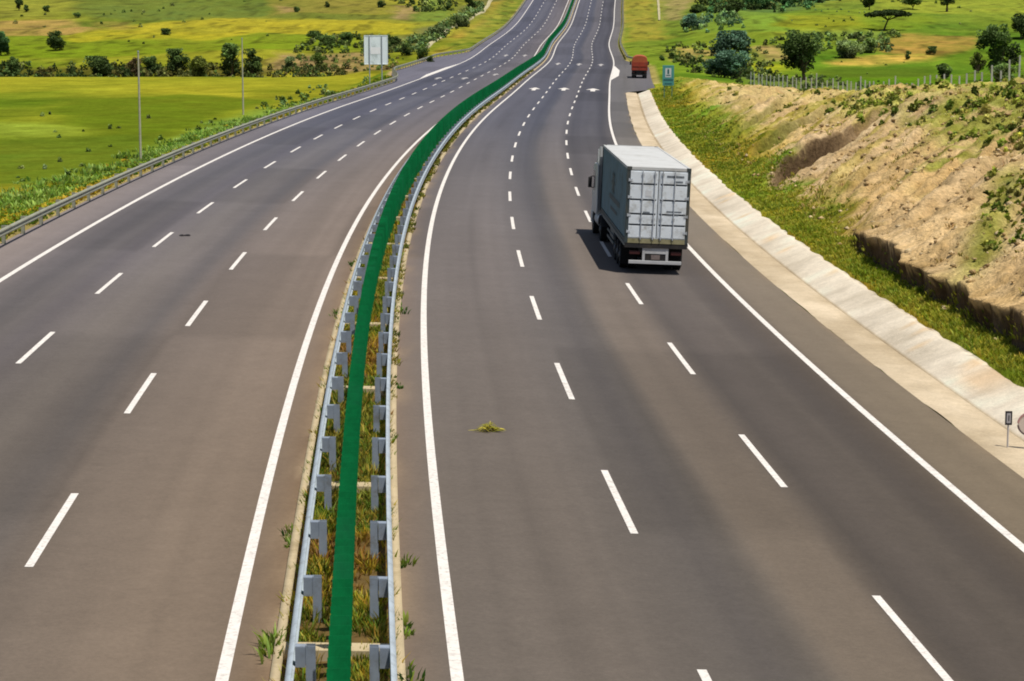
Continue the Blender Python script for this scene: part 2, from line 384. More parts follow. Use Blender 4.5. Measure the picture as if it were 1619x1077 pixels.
# under the finely modelled cut slope the coarse sheet lies a little lower
HS = (SS > 6) & (SS < 288) & (QQ > 15.2) & (QQ < 42)
gz = gz-np.where(HS, 1.6*sst(6, 12, SS)*(1-sst(284, 288, SS))*(1-sst(40.5, 42, QQ)), 0)
def ground_colour(x, y, s, q):
    n1 = fbm(x*.03, y*.012, 40, 4)[..., None]; n2 = fbm(x*.12, y*.05, 41, 4)[..., None]; n3 = fbm(x*.45, y*.2, 42, 3)[..., None]
    c = np.where(x[..., None] < 5, np.array((132, 144, 40.)), np.array((112, 142, 42.)))
    nm = fbm(x*.05, y*.022, 47, 4)[..., None]
    c = c+(n1-.5)*np.array((90, 50, 20.))+(n2-.5)*np.array((70, 56, 24.))+(nm-.5)*np.array((60, 52, 20.))*(y < 392)[..., None]
    wx = x+(fbm(x*.08, y*.05, 50, 3)-.5)*7; wy = y+(fbm(x*.1, y*.05, 51, 3)-.5)*14
    for pc, poly in PATCH:
        acc = 0
        for dx, dy in ((0, 0), (1.0, 2.5), (-1.0, 2.5), (1.0, -2.5), (-1.0, -2.5)):
            acc = acc+inpoly(wx+dx, wy+dy, poly)*.2
        a = (acc*(.72+.5*(n3[..., 0]-.5)+.5*(n2[..., 0]-.5)).clip(0, 1))[..., None]
        c = c*(1-a)+np.array(pc, float)*a
    # rough verge beside the left guardrail
    el = edge_left(s)
    vg = (sst(.2, .8, el-q)*(1-sst(5, 8.5, el-q)))[..., None]
    vc = np.array((118, 140, 44.))+(n3-.5)*np.array((90, 50, 30.))+(n2-.5)*np.array((60, 30, 10.))
    c = c*(1-vg*.8)+vc*vg*.8
    dirt = (sst(-.2, .1, el-q)*(1-sst(.3, .9, el-q)))[..., None]
    c = c*(1-dirt)+(np.array((176, 160, 122.))+(n3-.5)*60)*dirt
    er = edge_right(s)
    dr = (sst(-.2, .1, q-er)*(1-sst(.5, 1.4, q-er))*(s > 250))[..., None]
    c = c*(1-dr*.8)+(np.array((178, 162, 110.))+(n3-.5)*60)*dr*.8
    # furrow-like streaks and dark tussocks far off
    far = sst(395, 440, y)[..., None]
    t = (fbm(x*.5, y*.12, 44, 3)[..., None])
    c = c*(1-far*sst(.55, .75, t)*.30)
    c = c*(.90+.2*n3)
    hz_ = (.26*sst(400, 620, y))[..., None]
    c = c*(1-hz_)+np.array((138, 142, 92.))*hz_  # haze painted into the ground colour: far fields fade to a muted tone
    return linA(np.clip(c*np.array((1.03, .975, .92)), 8, 250))/1.38
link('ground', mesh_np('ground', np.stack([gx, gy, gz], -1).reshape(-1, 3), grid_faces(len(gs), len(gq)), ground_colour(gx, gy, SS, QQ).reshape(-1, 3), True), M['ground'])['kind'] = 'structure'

# ------------------------------------------------------------------ cut slope on the right, finely modelled
hs = steps((6, 34, .8), (34, 100, .22), (100, 150, .32), (150, 288, .6))
hq = steps((16.0, 16.8, .2), (16.8, 18.7, .06), (18.7, 32, .17), (32, 42, .5))
SS, QQ = np.meshgrid(hs, hq, indexing='ij')
hz = ground_z(SS, QQ)
edge_drop = np.maximum(1-sst(6, 10, SS), np.maximum(sst(283, 288, SS), sst(41, 42, QQ)))
hz = hz+.02-edge_drop*.25+(fbm(SS*1.3, QQ*1.3, 61, 3)-.5)*.16*sst(16.2, 18.5, QQ)
clod = sst(.25, 1.2, QQ-toe(SS))
hz = hz+clod*(1-edge_drop)*((fbm(SS*2.6, QQ*2.6, 62, 3)-.5)*.34+(np.abs(fbm(SS*1.1, QQ*1.1, 63, 3)-.5))*.5-.06)
# the lip of the bank overhangs its face a little, in ragged bites
lip = np.exp(-((QQ-(toe(SS)+.2))/.12)**2)*(1-sst(64, 76, SS))*(.12+.38*vnoise(SS*1.3, SS*0, 64)*vnoise(SS*3.1, SS*0, 65)*2)
hx = P(SS, QQ-lip)
face = ((QQ > toe(SS)-.06) & (QQ < toe(SS)+.14) & (SS < 76))
def hill_colour(s, q, z):
    n1 = fbm(s*.10, q*.10, 70, 4)[..., None]; n2 = fbm(s*.5, q*.4, 71, 4)[..., None]; n3 = fbm(s*1.9, q*1.9, 72, 3)[..., None]
    rl = fbm((s-(q-18)*1.45)*.6, q*.12, 73, 4)[..., None]
    S1, Q1 = s[..., None], q[..., None]
    tan = np.array((208, 176, 126.))+(n1-.5)*np.array((30, 20, 0.))+(n2-.5)*np.array((46, 48, 54.))+(n3-.5)*46
    olive = np.array((158, 144, 58.))+(n2-.5)*np.array((60, 50, 30.))+(n3-.5)*60
    green = np.array((122, 130, 42.))+(n2-.5)*np.array((80, 56, 34.))+(n3-.5)*56
    c = tan
    qt = np.interp(s, TS, TQ)[..., None]
    # dry grass streaks between the rills
    a = sst(.52, .66, rl+.35*(n1-.5))*sst(80, 98, S1-(Q1-18)*1.2)*.7
    c = c*(1-a)+olive*a
    a = sst(.52, .62, n1*.6+n2*.4)*sst(26, 20, S1*0+22)*.0
    # beyond the gully the slope is mostly grass
    g = sst(112, 150, S1-(Q1-18)*1.3)*sst(.30, .50, n2*.5+rl*.5+.12*sst(150, 220, S1))*(1-.95*sst(19.3, 20.6, Q1+(n1-.5)*3)*sst(120, 142, S1)*(1-sst(240, 265, S1)))
    c = c*(1-g)+green*g
    # grassy shoulder along the top
    g = sst(-5.5, -.5, Q1-qt+(n1-.5)*9)*sst(.30, .55, n2*.6+n3*.4)*(1-.75*sst(128, 150, S1))
    top = np.array((160, 158, 74.))+(n2-.5)*np.array((110, 80, 60.))+(n3-.5)*60
    c = c*(1-g*.85)+top*g*.85
    # scattered green clumps high on the near slope
    g = sst(.56, .66, n1)*sst(20.5, 23, Q1)*(S1 < 110)*sst(.35, .55, n2)
    c = c*(1-g*.8)+green*g*.8
    # greener patches: a diagonal streak low on the near slope, the crest on the right and a hump further along
    g = np.exp(-((Q1-19.4-(S1-57)*.33)/.75)**2)*sst(50, 56, S1)*(1-sst(66, 70, S1))*sst(.30, .5, n2)
    g = np.maximum(g, sst(24.2, 25.6, Q1+(n1-.5)*4)*sst(70, 78, S1)*(1-sst(108, 114, S1))*sst(.32, .52, n2))
    g = np.maximum(g, np.exp(-((S1-122)/4.5)**2-((Q1-26.4)/1.6)**2)*1.2*sst(.25, .5, n2)).clip(0, 1)
    c = c*(1-g*.85)+(np.array((136, 140, 56.))+(n2-.5)*np.array((90, 60, 40.))+(n3-.5)*50)*g*.85
    # grass strip at the foot
    tq = toe(s)[..., None]
    g = 1-sst(-.25, .1, Q1-tq-(n3-.5)*.4)*1.0
    g2 = (1-sst(0, 1.4+3.0*sst(104, 122, S1), Q1-tq+(n2-.5)*4))*sst(70, 84, S1)
    g = np.maximum(g, g2)
    strip = np.array((140, 142, 44.))+(n2-.5)*np.array((100, 40, 10.))+(n1-.5)*np.array((70, -20, 0.))+(n3-.5)*50
    c = c*(1-g)+strip*g
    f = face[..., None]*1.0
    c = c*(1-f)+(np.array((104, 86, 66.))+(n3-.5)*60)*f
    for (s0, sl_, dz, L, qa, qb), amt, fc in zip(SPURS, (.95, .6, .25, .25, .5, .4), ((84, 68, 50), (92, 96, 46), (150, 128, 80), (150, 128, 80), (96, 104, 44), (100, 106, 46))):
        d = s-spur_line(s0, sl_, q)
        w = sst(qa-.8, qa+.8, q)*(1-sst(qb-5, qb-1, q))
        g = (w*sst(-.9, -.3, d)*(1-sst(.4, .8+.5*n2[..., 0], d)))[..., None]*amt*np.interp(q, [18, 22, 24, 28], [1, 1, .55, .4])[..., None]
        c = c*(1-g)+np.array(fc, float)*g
        g = (w*sst(-3.5, -1.8, d)*(1-sst(-1.2, -.8, d)))[..., None]*.55*amt
        c = c*(1-g)+np.array((226, 200, 150.))*g
    return linA(np.clip(c, 14, 250))/1.0
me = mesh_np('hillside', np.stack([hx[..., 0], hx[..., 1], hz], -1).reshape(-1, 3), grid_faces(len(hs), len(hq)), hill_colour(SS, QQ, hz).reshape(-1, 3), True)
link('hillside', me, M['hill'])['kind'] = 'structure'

# ------------------------------------------------------------------ carriageways, markings
def ramp(q, pts):
    pts = sorted(pts); qs = [p[0] for p in pts]; cs = np.array([p[1] for p in pts], float)
    return np.stack([np.interp(q, qs, cs[:, i]) for i in range(3)], -1)
RAMP_R = [(-1, (136, 121, 108)), (0, (124, 116, 109)), (2.5, (124, 116, 109)), (4.0, (116, 110, 105)), (4.8, (106, 101, 98)), (5.4, (112, 106, 100)), (5.9, (134, 123, 111)), (7.1, (132, 121, 109)), (7.9, (104, 97, 91)), (8.7, (113, 105, 98)), (9.5, (114, 106, 98)), (10.3, (98, 91, 85)), (11.0, (112, 102, 91)), (11.4, (140, 128, 110)), (13.4, (146, 133, 112)), (18, (140, 128, 114))]
RAMP_L = [(-22, (142, 132, 124)), (-16.5, (152, 140, 130)), (-15, (140, 130, 123)), (-14.4, (122, 115, 111)), (-13.3, (110, 105, 103)), (-12.4, (118, 112, 108)), (-11.6, (112, 106, 105)), (-10.6, (124, 117, 112)), (-9.6, (132, 124, 116)), (-8.9, (128, 120, 113)), (-8.1, (113, 107, 103)), (-7.35, (132, 121, 111)), (-5, (142, 128, 114)), (-3.6, (143, 128, 113)), (-2.6, (138, 116, 92))]
rs = steps((-40, 560, 1.5), (560, 900, 3), (900, 1500, 20))
def carriageway(name, q0, q1, rmp, n):
    t = np.linspace(0, 1, n)
    q = q0(rs)[:, None]*(1-t)+q1(rs)[:, None]*t
    s = np.repeat(rs[:, None], n, 1)
    c = ramp(q+(fbm(s*.02, q*.2, 80, 3)-.5)*.7, rmp)
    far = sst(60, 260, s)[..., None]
    c = c*(1-far*.55)+(c*np.array((.82, .84, .93)))*far*.55  # grazing sky reflection painted into the colour: far asphalt darker and bluer
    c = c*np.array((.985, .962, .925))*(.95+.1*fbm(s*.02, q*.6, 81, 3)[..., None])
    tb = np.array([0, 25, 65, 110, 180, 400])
    c = c*np.stack([np.interp(s, tb, f_) for f_ in ((1, 1, 1.06, 1.03, .97, .97), (1, 1, 1.08, 1.07, 1.04, 1.04), (1, 1.01, 1.15, 1.17, 1.20, 1.20))], -1)  # bluish tint of the painted sky reflection, growing with distance
    # wind-blown sand along the kerbs and the outer edges
    kd = np.minimum(np.abs(q+.76), np.abs(q+2.74)); sand = (np.exp(-kd/.28)*sst(.48, .70, fbm(s*.55, q*1.4, 83, 4))+.8*np.exp(-np.abs(q-q1(s))/.2)*sst(.45, .65, fbm(s*.4, q*.9, 84, 3)))[..., None]*.6
    c = c*(1-sand)+np.array((176, 152, 122.))*sand
    # oil drip band in the middle of each lane
    c = c*(.955+.09*fbm(s*.012, q*3.2, 86, 3)[..., None])
    lc = np.where(q > -1, q, q+ML); lane = np.abs(np.mod(np.abs(lc), 3.75)-1.875)
    c = c*(1-.05*np.exp(-(lane/.35)**2)*sst(.35, .6, fbm(s*.07, q*.8, 85, 3)))[..., None]
    # faint transverse joints and repair patches
    c = c*(1-.07*(vnoise(np.floor(s/23.0), np.floor(q/3.75), 82)[..., None] > .8))
    v = P(s, q, 0)
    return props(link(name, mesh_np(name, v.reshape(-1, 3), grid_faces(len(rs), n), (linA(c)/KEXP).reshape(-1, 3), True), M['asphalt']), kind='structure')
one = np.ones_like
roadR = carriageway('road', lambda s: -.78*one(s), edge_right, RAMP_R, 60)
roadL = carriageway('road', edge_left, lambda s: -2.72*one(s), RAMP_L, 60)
LW = 3.75
def strip_line(name, parent, q, wdt, s0, s1, ds=1.5, h=.008):
    s = np.arange(s0, s1+ds, ds); t = np.array([-.5, .5])
    qq = (q(s) if callable(q) else q*one(s))[:, None]+t*(wdt(s)[:, None] if callable(wdt) else wdt)
    v = P(np.repeat(s[:, None], 2, 1), qq, h)
    return link(name, mesh_np(name, v.reshape(-1, 3), grid_faces(len(s), 2)), M['paint'], parent)
strip_line('edge_line', roadR, 0, .19, -30, 800)
strip_line('edge_line', roadR, 3*LW, lambda s: .2+0*s, -30, 800)
strip_line('edge_line', roadL, -ML, .19, -30, 800)
strip_line('edge_line', roadL, -ML-3*LW, .2, -30, 800)
# painted splitter wedges beside the lay-bys
strip_line('splitter_marking', roadR, lambda s: 3*LW+.11+.5*np.minimum(1, np.minimum((s-297)/18, (360-s)/22)).clip(.02, 1), lambda s: 1.0*np.minimum(1, np.minimum((s-297)/18, (360-s)/22)).clip(.02, 1), 297, 360, h=.011)
strip_line('splitter_marking', roadL, lambda s: -ML-3*LW-.11-.32*np.minimum(1, np.minimum((s-290)/18, (362-s)/22)).clip(.02, 1), lambda s: .64*np.minimum(1, np.minimum((s-290)/18, (362-s)/22)).clip(.02, 1), 290, 362, h=.011)
kk = np.interp(S, KN, KV)
def dashes(name, parent, q, ph):
    Sx = np.arange(-40, 760.1, 1.0); arc = np.concatenate([[0], np.cumsum(1-np.interp(Sx[:-1]+.5, S, kk)*q)])
    arc = arc-np.interp(0, Sx, arc)
    V, F = [], []
    for k in range(-4, 48):
        a0 = ph+15*k
        s = np.interp(np.linspace(a0, a0+6, 5), arc, Sx)
        if s[0] < -38 or s[-1] > 755: continue
        v = P(np.repeat(s[:, None], 2, 1), q+np.array([-.075, .075])*np.ones((5, 1)), .008).reshape(-1, 3)
        F.append(grid_faces(5, 2)+sum(len(x) for x in V)); V.append(v)
    return link(name, mesh_np(name, np.concatenate(V), np.concatenate(F)), M['paint'], parent)
dashes('lane_line', roadR, LW, PH['RD1']); dashes('lane_line', roadR, 2*LW, PH['RD2'])
dashes('lane_line', roadL, -ML-2*LW, PH['LD1']); dashes('lane_line', roadL, -ML-LW, PH['LD2'])
def arrow_marks(parent, lst, m):
    V, F = [], []
    for s, q, wd, ln in lst:
        for pts in ([(-.16, 0), (.16, 0), (.16, .55), (-.16, .55)], [(-.5, .5), (.5, .5), (.06, 1), (-.06, 1)]):
            b = len(V)
            for a, t in pts:
                V.append(P(s+(t-.5)*ln, q+a*wd, .009))
            F.append((b, b+1, b+2, b+3))
    link('lane_arrow_markings', mesh_np('lane_arrow_markings', np.array(V), np.array(F)), m, parent)
arrow_marks(roadR, [(259.5, 2.0, 1.5, 9), (261.5, 5.6, 1.5, 9), (261.5, 9.2, 1.8, 9)], M['paint'])
arrow_marks(roadR, [(365, 1.8, 1.2, 11), (364, 5.4, 1.2, 11), (363, 9.1, 1.2, 11)], M['worn_paint'])
arrow_marks(roadL, [(293, -12.5, 1.2, 8), (294, -8.9, 1.2, 8), (311, -5.6, 1.1, 8), (410, -8.9, 1.1, 11), (410, -5.3, 1.1, 11)], M['worn_paint'])

# ------------------------------------------------------------------ lined drain on the right
ds_ = steps((-20, 60, .5), (60, 257.5, .75))
dq = np.array([13.2, 13.9, 14.52, 14.56, 14.72, 14.80, 15.35, 15.92, 16.14, 16.18])
dh = np.array([.0, -.05, -.09, -.20, -.22, -.17, .03, .25, .26, -.6])
SS, Q0 = np.meshgrid(ds_, dq, indexing='ij')
DH = np.repeat(dh[None], len(ds_), 0)
QD = Q0.copy(); j = (fbm(ds_*.9, ds_*0, 90, 3)-.5)
QD[:, 0] += (fbm(ds_*.25, ds_*0, 91, 3)-.5)*.22; QD[:, 7] += j*.04; QD[:, 8] += j*.34; QD[:, 9] += j*.34; DH[:, 8] += j*.05
DH[:, 1] += .01
v = P(SS, np.where(QD > 13.2, 13.2, QD), 0); vq = P(SS, QD, 0); vq[..., 2] = v[..., 2]+DH
n1 = fbm(SS*.12, Q0*.6, 92, 4)[..., None]; n2 = fbm(SS*.9, Q0*2, 93, 3)[..., None]
cell = vnoise(np.floor(SS/2.0), Q0*0, 94)[..., None]
c = np.where((Q0 < 14.54)[..., None], np.array((218, 198, 166.)), np.where((Q0 > 14.78)[..., None], np.array((244, 230, 206.)), np.array((186, 168, 138.))))
c = c+(n1-.5)*np.array((60, 60, 60.))+(n2-.5)*40+(cell-.5)*10*(Q0 > 14.78)[..., None]
c = c-9*((np.mod(SS, 2.0) < .5) & (Q0 > 14.78))[..., None]
c = np.where(((n2 > .74) & (Q0 > 15.2)[..., None]), c*np.array((.96, .90, .82)), c)
c = c*np.where((Q0 > 15.2)[..., None], 1-(.13*np.exp(-((SS-41.5)/1.6)**2))[..., None]*np.array((.5, 1, 1.6)), 1)
props(link('drain_channel', mesh_np('drain_channel', vq.reshape(-1, 3), grid_faces(len(ds_), len(dq)), (linA(np.clip(c, 20, 250))/1.5).reshape(-1, 3)), M['concrete']), kind='structure')

# ------------------------------------------------------------------ median: kerbs, soil, cross beams
ms = steps((-40, 200, 1.0), (200, 800, 3.0))
def sweep(s, prof, name, m, parent=None, smooth=False):
    prof = np.array(prof, float); n = len(prof)
    v = P(np.repeat(s[:, None], n, 1), np.repeat(prof[None, :, 0], len(s), 0), np.repeat(prof[None, :, 1], len(s), 0))
    return link(name, mesh_np(name, v.reshape(-1, 3), grid_faces(len(s), n), None, smooth), m, parent)
med = props(sweep(ms, [(-2.60, .02), (-2.2, -.02), (-1.7, .03), (-1.3, -.01), (-.93, .03)], 'median_strip', M['soil']), kind='structure')
sweep(ms, [(-2.745, -.1), (-2.74, .11), (-2.60, .12), (-2.595, -.1)], 'kerb', M['kerb'], med)
sweep(ms, [(-.935, -.1), (-.93, .12), (-.765, .11), (-.76, -.1)], 'kerb', M['kerb'], med)
def obox(mb, s0, s1, q0, q1, h0, h1, mi=0):
    v = [P(s, q, h) for h in (h0, h1) for s in (s0, s1) for q in (q0, q1)]
    mb.add(v, [(0, 2, 3, 1), (4, 5, 7, 6), (0, 1, 5, 4), (2, 6, 7, 3), (0, 4, 6, 2), (1, 3, 7, 5)], mi)
for k in range(-1, 56):
    s = 13.3+11.85*k
    mb = MB(); obox(mb, s-.22, s+.22, -2.59, -.94, -.05, .17); mb.build('cross_beam', M['kerb'], med)

# ------------------------------------------------------------------ guardrails
WP = [(0, .75), (.035, .735), (.08, .70), (.082, .645), (.02, .605), (.02, .585), (.082, .545), (.08, .485), (.035, .455), (0, .44)]
def guardrail(name, label, qf, sgn, s0, s1, post0, gap, m, mp, group=None):
    root = empty(name, tuple(P(max(s0, 0), qf(np.array([max(s0, 0.)]))[0], 0)))
    props(root, label, 'guardrail')
    inv = Matrix.Translation(-Vector(root.location))
    s = np.arange(s0, s1, 1.5); n = len(WP)
    pr = np.array(WP)
    q = qf(s)[:, None]+sgn*pr[None, :, 0]; h = np.repeat(pr[None, :, 1], len(s), 0)
    def ze(s_, q_, h_):      # rails follow the pavement edge plane
        return P(s_, q_, h_)
    va = ze(np.repeat(s[:, None], n, 1), q, h).reshape(-1, 3)
    vb = ze(np.repeat(s[:, None], n, 1), q-sgn*.008, h).reshape(-1, 3)
    V = np.concatenate([va, vb])-np.array(root.location); nf = grid_faces(len(s), n)
    # join top and bottom lips
    i = np.arange(len(s)-1); off = len(va)
    lip = np.concatenate([np.stack([i*n+e, (i+1)*n+e, (i+1)*n+e+off, i*n+e+off], -1) for e in (0, n-1)])
    link('rail_beam', mesh_np('rail_beam', V, np.concatenate([nf, nf[:, ::-1]+off, lip]), None, False), m, root)
    ps = np.arange(post0, s1, gap); rest = MB()
    L0 = np.array(root.location)
    def post_box(mb, s_, qa, qb, h0, h1, w_):
        v = [P(a, b, c)-L0 for c in (h0, h1) for a in (s_-w_, s_+w_) for b in (qa, qb)]
        mb.add(v, [(0, 2, 3, 1), (4, 5, 7, 6), (0, 1, 5, 4), (2, 6, 7, 3), (0, 4, 6, 2), (1, 3, 7, 5)])
    for i, s_ in enumerate(ps):
        qc = qf(np.array([s_]))[0]
        for_rest = i >= 100
        mb = rest if for_rest else MB()
        # C-section post: web and two flanges
        a, b = qc-sgn*.16, qc-sgn*.30
        post_box(mb, s_, a, a-sgn*.012, -.4, .74, .07)
        post_box(mb, s_-.064, a-sgn*.012, b, -.4, .74, .006); post_box(mb, s_+.064, a-sgn*.012, b, -.4, .74, .006)
        if for_rest: post_box(rest, s_, qc-sgn*.012, a+sgn*.004, .44, .73, .09); continue
        po = mb.build('post', mp, root)
        blk = MB()
        post_box(blk, s_-.082, qc-sgn*.012, a+sgn*.004, .43, .73, .008); post_box(blk, s_+.082, qc-sgn*.012, a+sgn*.004, .43, .73, .008)
        post_box(blk, s_, qc-sgn*.012, a+sgn*.004, .70, .735, .073)
        blk.build('spacer_block', mp, po)
    if rest.v: rest.build('distant_posts', mp, root)['kind'] = 'stuff'
    return root
guardrail('guardrail', 'galvanised steel guardrail along the left kerb of the median, beside the left carriageway', lambda s: -2.36+0*s, -1, -14, 760, 11.65-4*5, 3.95, M['galv'], M['galvd'])
guardrail('guardrail', 'galvanised steel guardrail along the right kerb of the median, beside the truck\'s carriageway', lambda s: -.99+0*s, 1, -14, 760, 11.65-4*5, 3.95, M['galv'], M['galvd'])
guardrail('guardrail', 'weathered steel guardrail on the outer left edge of the road below the green fields', lambda s: edge_left(s)+.38, 1, 20, 760, 22, 4.0, M['oldrail'], M['oldrail'])
guardrail('guardrail', 'distant pale guardrail beyond the red truck on the right edge of the road', lambda s: edge_right(s)+.45+1.2*(1-sst(372, 396, s)), -1, 372, 760, 374, 4.0, M['oldrail'], M['oldrail'])

# ------------------------------------------------------------------ anti-glare boards
gl = empty('glare_screen', tuple(P(0, -1.68, 0)), label='long dark green anti-glare screen of upright boards running down the middle of the median', cat='glare screen')
G0 = np.array(gl.location)
def board(mb, s_):
    q0 = -1.68
    n = 7; V = []
    hh = [.84, .90, 1.2, 1.52, 1.56]; ww = [.14, .14, .14, .14, .14]
    for side in (-.0015, .0015):
        for h_, w_ in zip(hh, ww):
            for i in range(n):
                t = -1+2*i/(n-1)
                V.append(P(s_+side+.012*(1-t*t)+t*.02, q0+t*w_, h_)-G0)
    b = len(V)//2; F = []
    for o, fl in ((0, 1), (b, -1)):
        for r in range(len(hh)-1):
            for i in range(n-1):
                f = (o+r*n+i, o+r*n+i+1, o+(r+1)*n+i+1, o+(r+1)*n+i); F.append(f[::fl])
    bd = [i for i in range(n)]+[r*n+n-1 for r in range(1, len(hh))]+[(len(hh)-1)*n+i for i in range(n-2, -1, -1)]+[r*n for r in range(len(hh)-2, 0, -1)]
    for i in range(len(bd)): F.append((bd[i], bd[(i+1) % len(bd)], b+bd[(i+1) % len(bd)], b+bd[i]))
    mb.add(V, F)
    v = [P(a, c, h)-G0 for h in (0, .86) for a in (s_-.03, s_+.03) for c in (q0-.03, q0+.03)]
    mb.add(v, [(0, 2, 3, 1), (4, 5, 7, 6), (0, 1, 5, 4), (2, 6, 7, 3), (0, 4, 6, 2), (1, 3, 7, 5)])
rest = MB()
bs = np.arange(-8, 740, .5)
nb = 0
for i, s_ in enumerate(bs):
    if s_ > 1.0 and nb < 100:
        mb = MB(); board(mb, s_); mb.build('board', M['board'], gl); nb += 1
    else: board(rest, s_)
rest.build('distant_boards', M['board'], gl)['kind'] = 'stuff'

# ------------------------------------------------------------------ grass and weeds
def tufts(name, pts, ht, wd, cols, blades, label=None, spread=.5, kind='stuff', lean=.5, parent=None):
    """pts (n,3) ground points; ht, wd arrays; cols (n,3) sRGB; every tuft gets a few bent blades"""
    n = len(pts); m = n*blades
    base = np.repeat(pts, blades, 0); H = np.repeat(ht, blades)*rng.uniform(.55, 1.1, m); Wd = np.repeat(wd, blades)*rng.uniform(.7, 1.2, m)
    C = np.repeat(cols, blades, 0)+rng.normal(0, 13, (m, 1))+rng.normal(0, 5, (m, 3))
    a = rng.uniform(0, 2*math.pi, m); r = np.repeat(ht, blades)*spread*np.sqrt(rng.uniform(0, 1, m))
    b = base+np.stack([np.cos(a)*r, np.sin(a)*r, 0*a], -1)
    d = rng.uniform(0, 2*math.pi, m); ln = lean*H*rng.uniform(.2, 1, m)
    tip = b+np.stack([np.cos(a)*ln, np.sin(a)*ln, H], -1); midp = b+np.stack([np.cos(a)*ln*.3, np.sin(a)*ln*.3, H*.55], -1)
    sd = np.stack([np.cos(d), np.sin(d), 0*d], -1)*Wd[:, None]*.5
    V = np.stack([b-sd*.8, b+sd*.8, midp+sd, tip, midp-sd], 1)
    i = np.arange(m)[:, None]*5
    F = np.concatenate([np.concatenate([i, i+1, i+2, i+4], 1)]); F2 = np.concatenate([i+4, i+2, i+3, i+3], 1)
    cc = np.repeat(C[:, None], 5, 1)*np.array([.78, .78, .98, 1.08, .98])[None, :, None]
    V = V.reshape(-1, 3); V[:, 2] -= .02
    tri = np.concatenate([np.concatenate([i, i+1, i+2], 1), np.concatenate([i, i+2, i+4], 1), np.concatenate([i+4, i+2, i+3], 1)])
    o = link(name, mesh_np(name, V, tri, np.minimum(linA(np.clip(cc.reshape(-1, 3), 10, 248))/.95, .75)), M['grass'], parent)
    return props(o, kind=kind)
def pick(n, pal, s, q, seed, sc=.3):
    pal = np.array(pal, float)
    t = fbm(s*sc, q*sc, seed, 3); t = np.clip((t-.25)/.5+rng.normal(0, .16, n), 0, .999)
    return pal[(t*len(pal)).astype(int)]
def ground_pts(s, q, zf):
    p = P(s, q, 0); p[:, 2] = zf(s, q); return p
# median growth
n = 9000
s = np.where(rng.uniform(0, 1, n) < .66, rng.uniform(4, 75, n), rng.uniform(75, 330, n)); q = rng.choice([-1, 1], n)*np.abs(rng.normal(.42, .2, n)); q = np.clip(-1.76+q, -2.52, -1.0)
keep = fbm(s*.5, q*1.5, 101, 3) > .30; s, q = s[keep], q[keep]; n = len(s)
tufts('median_grass', P(s, q, 0), rng.uniform(.07, .30, n), rng.uniform(.012, .030, n)*(1+s/50), pick(n, [(146, 112, 52), (178, 152, 50), (156, 152, 52), (112, 128, 42), (94, 118, 42), (166, 142, 60), (128, 130, 48)], s, q, 102, .6), 10, spread=.7, lean=.8)
# low growth on the inner lip of the right kerb
n = 2600; s = rng.uniform(30, 330, n); q = rng.normal(-.93, .05, n); keep = fbm(s*.35, s*0, 116, 3) > .45; s, q = s[keep], q[keep]; n = len(s)
tufts('kerb_grass', P(s, q, .08), rng.uniform(.06, .2, n), rng.uniform(.02, .04, n)*(1+s/90), pick(n, [(92, 104, 40), (120, 118, 46), (146, 136, 60), (78, 92, 36)], s, q, 117), 8, spread=.8, lean=.9)
# weeds at the kerb edges
s = np.array([13.2, 13.7, 21.0, 52, 66]); n0 = len(s)
q = np.full(len(s), -2.77)
s2 = np.array([11.4, 11.9, 15.0, 19.2, 38.5, 53]); q2 = np.full(len(s2), -.74)
s = np.repeat(np.concatenate([s, s2]), 7); q = np.repeat(np.concatenate([q, q2]), 7)
n = len(s); s = s+rng.normal(0, .35, n); q = q+rng.normal(0, .05, n)
hk = np.where(s < 14.5, 1.6, 1.0)
tufts('kerb_weeds', P(s, q, 0), hk*rng.uniform(.07, .22, n), rng.uniform(.03, .06, n), pick(n, [(70, 104, 36), (92, 128, 44), (56, 88, 34), (120, 140, 54)], s, q, 104), 9, spread=.8, lean=.9)
# grass strip between drain and bank
n = 9000
s = np.exp(rng.uniform(math.log(26), math.log(255), n)); q = 16.25+rng.uniform(0, 1, n)**.9*(toe(s)+.1-16.25+np.where(s > 84, rng.uniform(0, 1.6, n), 0))
tufts('roadside_grass', ground_pts(s, q, ground_z), rng.uniform(.08, .24, n), rng.uniform(.014, .03, n)*(1+s/60), pick(n, [(124, 138, 40), (140, 148, 46), (158, 156, 54), (170, 160, 58), (132, 142, 44), (150, 152, 52), (114, 128, 40)], s, q, 106, .18), 8, spread=.9, lean=.9)
# dry tufts and clumps over the cut slope
n = 13000
s = np.exp(rng.uniform(math.log(34), math.log(275), n)); q = rng.uniform(17.6, 33, n)
qt = np.interp(s, TS, TQ)
den = .05+.8*sst(-5, 0, q-qt)*(q < qt+6)*(s < 135)+.7*sst(112, 150, s-(q-18)*1.3)*(1-.92*sst(19.3, 20.8, q)*(s > 128))+.3*sst(.5, .62, fbm((s-(q-18)*1.45)*.6, q*.12, 73, 4))*(s > 75)
keep = rng.uniform(0, 1, n) < den*(.4+1.2*sst(.4, .6, fbm(s*.4, q*.4, 108, 3))); s, q = s[keep], q[keep]; n = len(s)
grn = sst(105, 150, s-(q-18)*1.3)+.55*sst(-5, 0, q-np.interp(s, TS, TQ))
pc = np.where((rng.uniform(0, 1, n) < grn)[:, None], pick(n, [(96, 112, 38), (130, 136, 48), (158, 152, 62), (84, 100, 36), (176, 166, 92)], s, q, 109), pick(n, [(196, 172, 112), (160, 140, 70), (206, 180, 124), (140, 128, 58), (182, 154, 96)], s, q, 110))
tufts('slope_grass', ground_pts(s, q, ground_z), rng.uniform(.08, .26, n), rng.uniform(.015, .03, n)*(1+s/60), pc, 8, spread=.9, lean=.9)
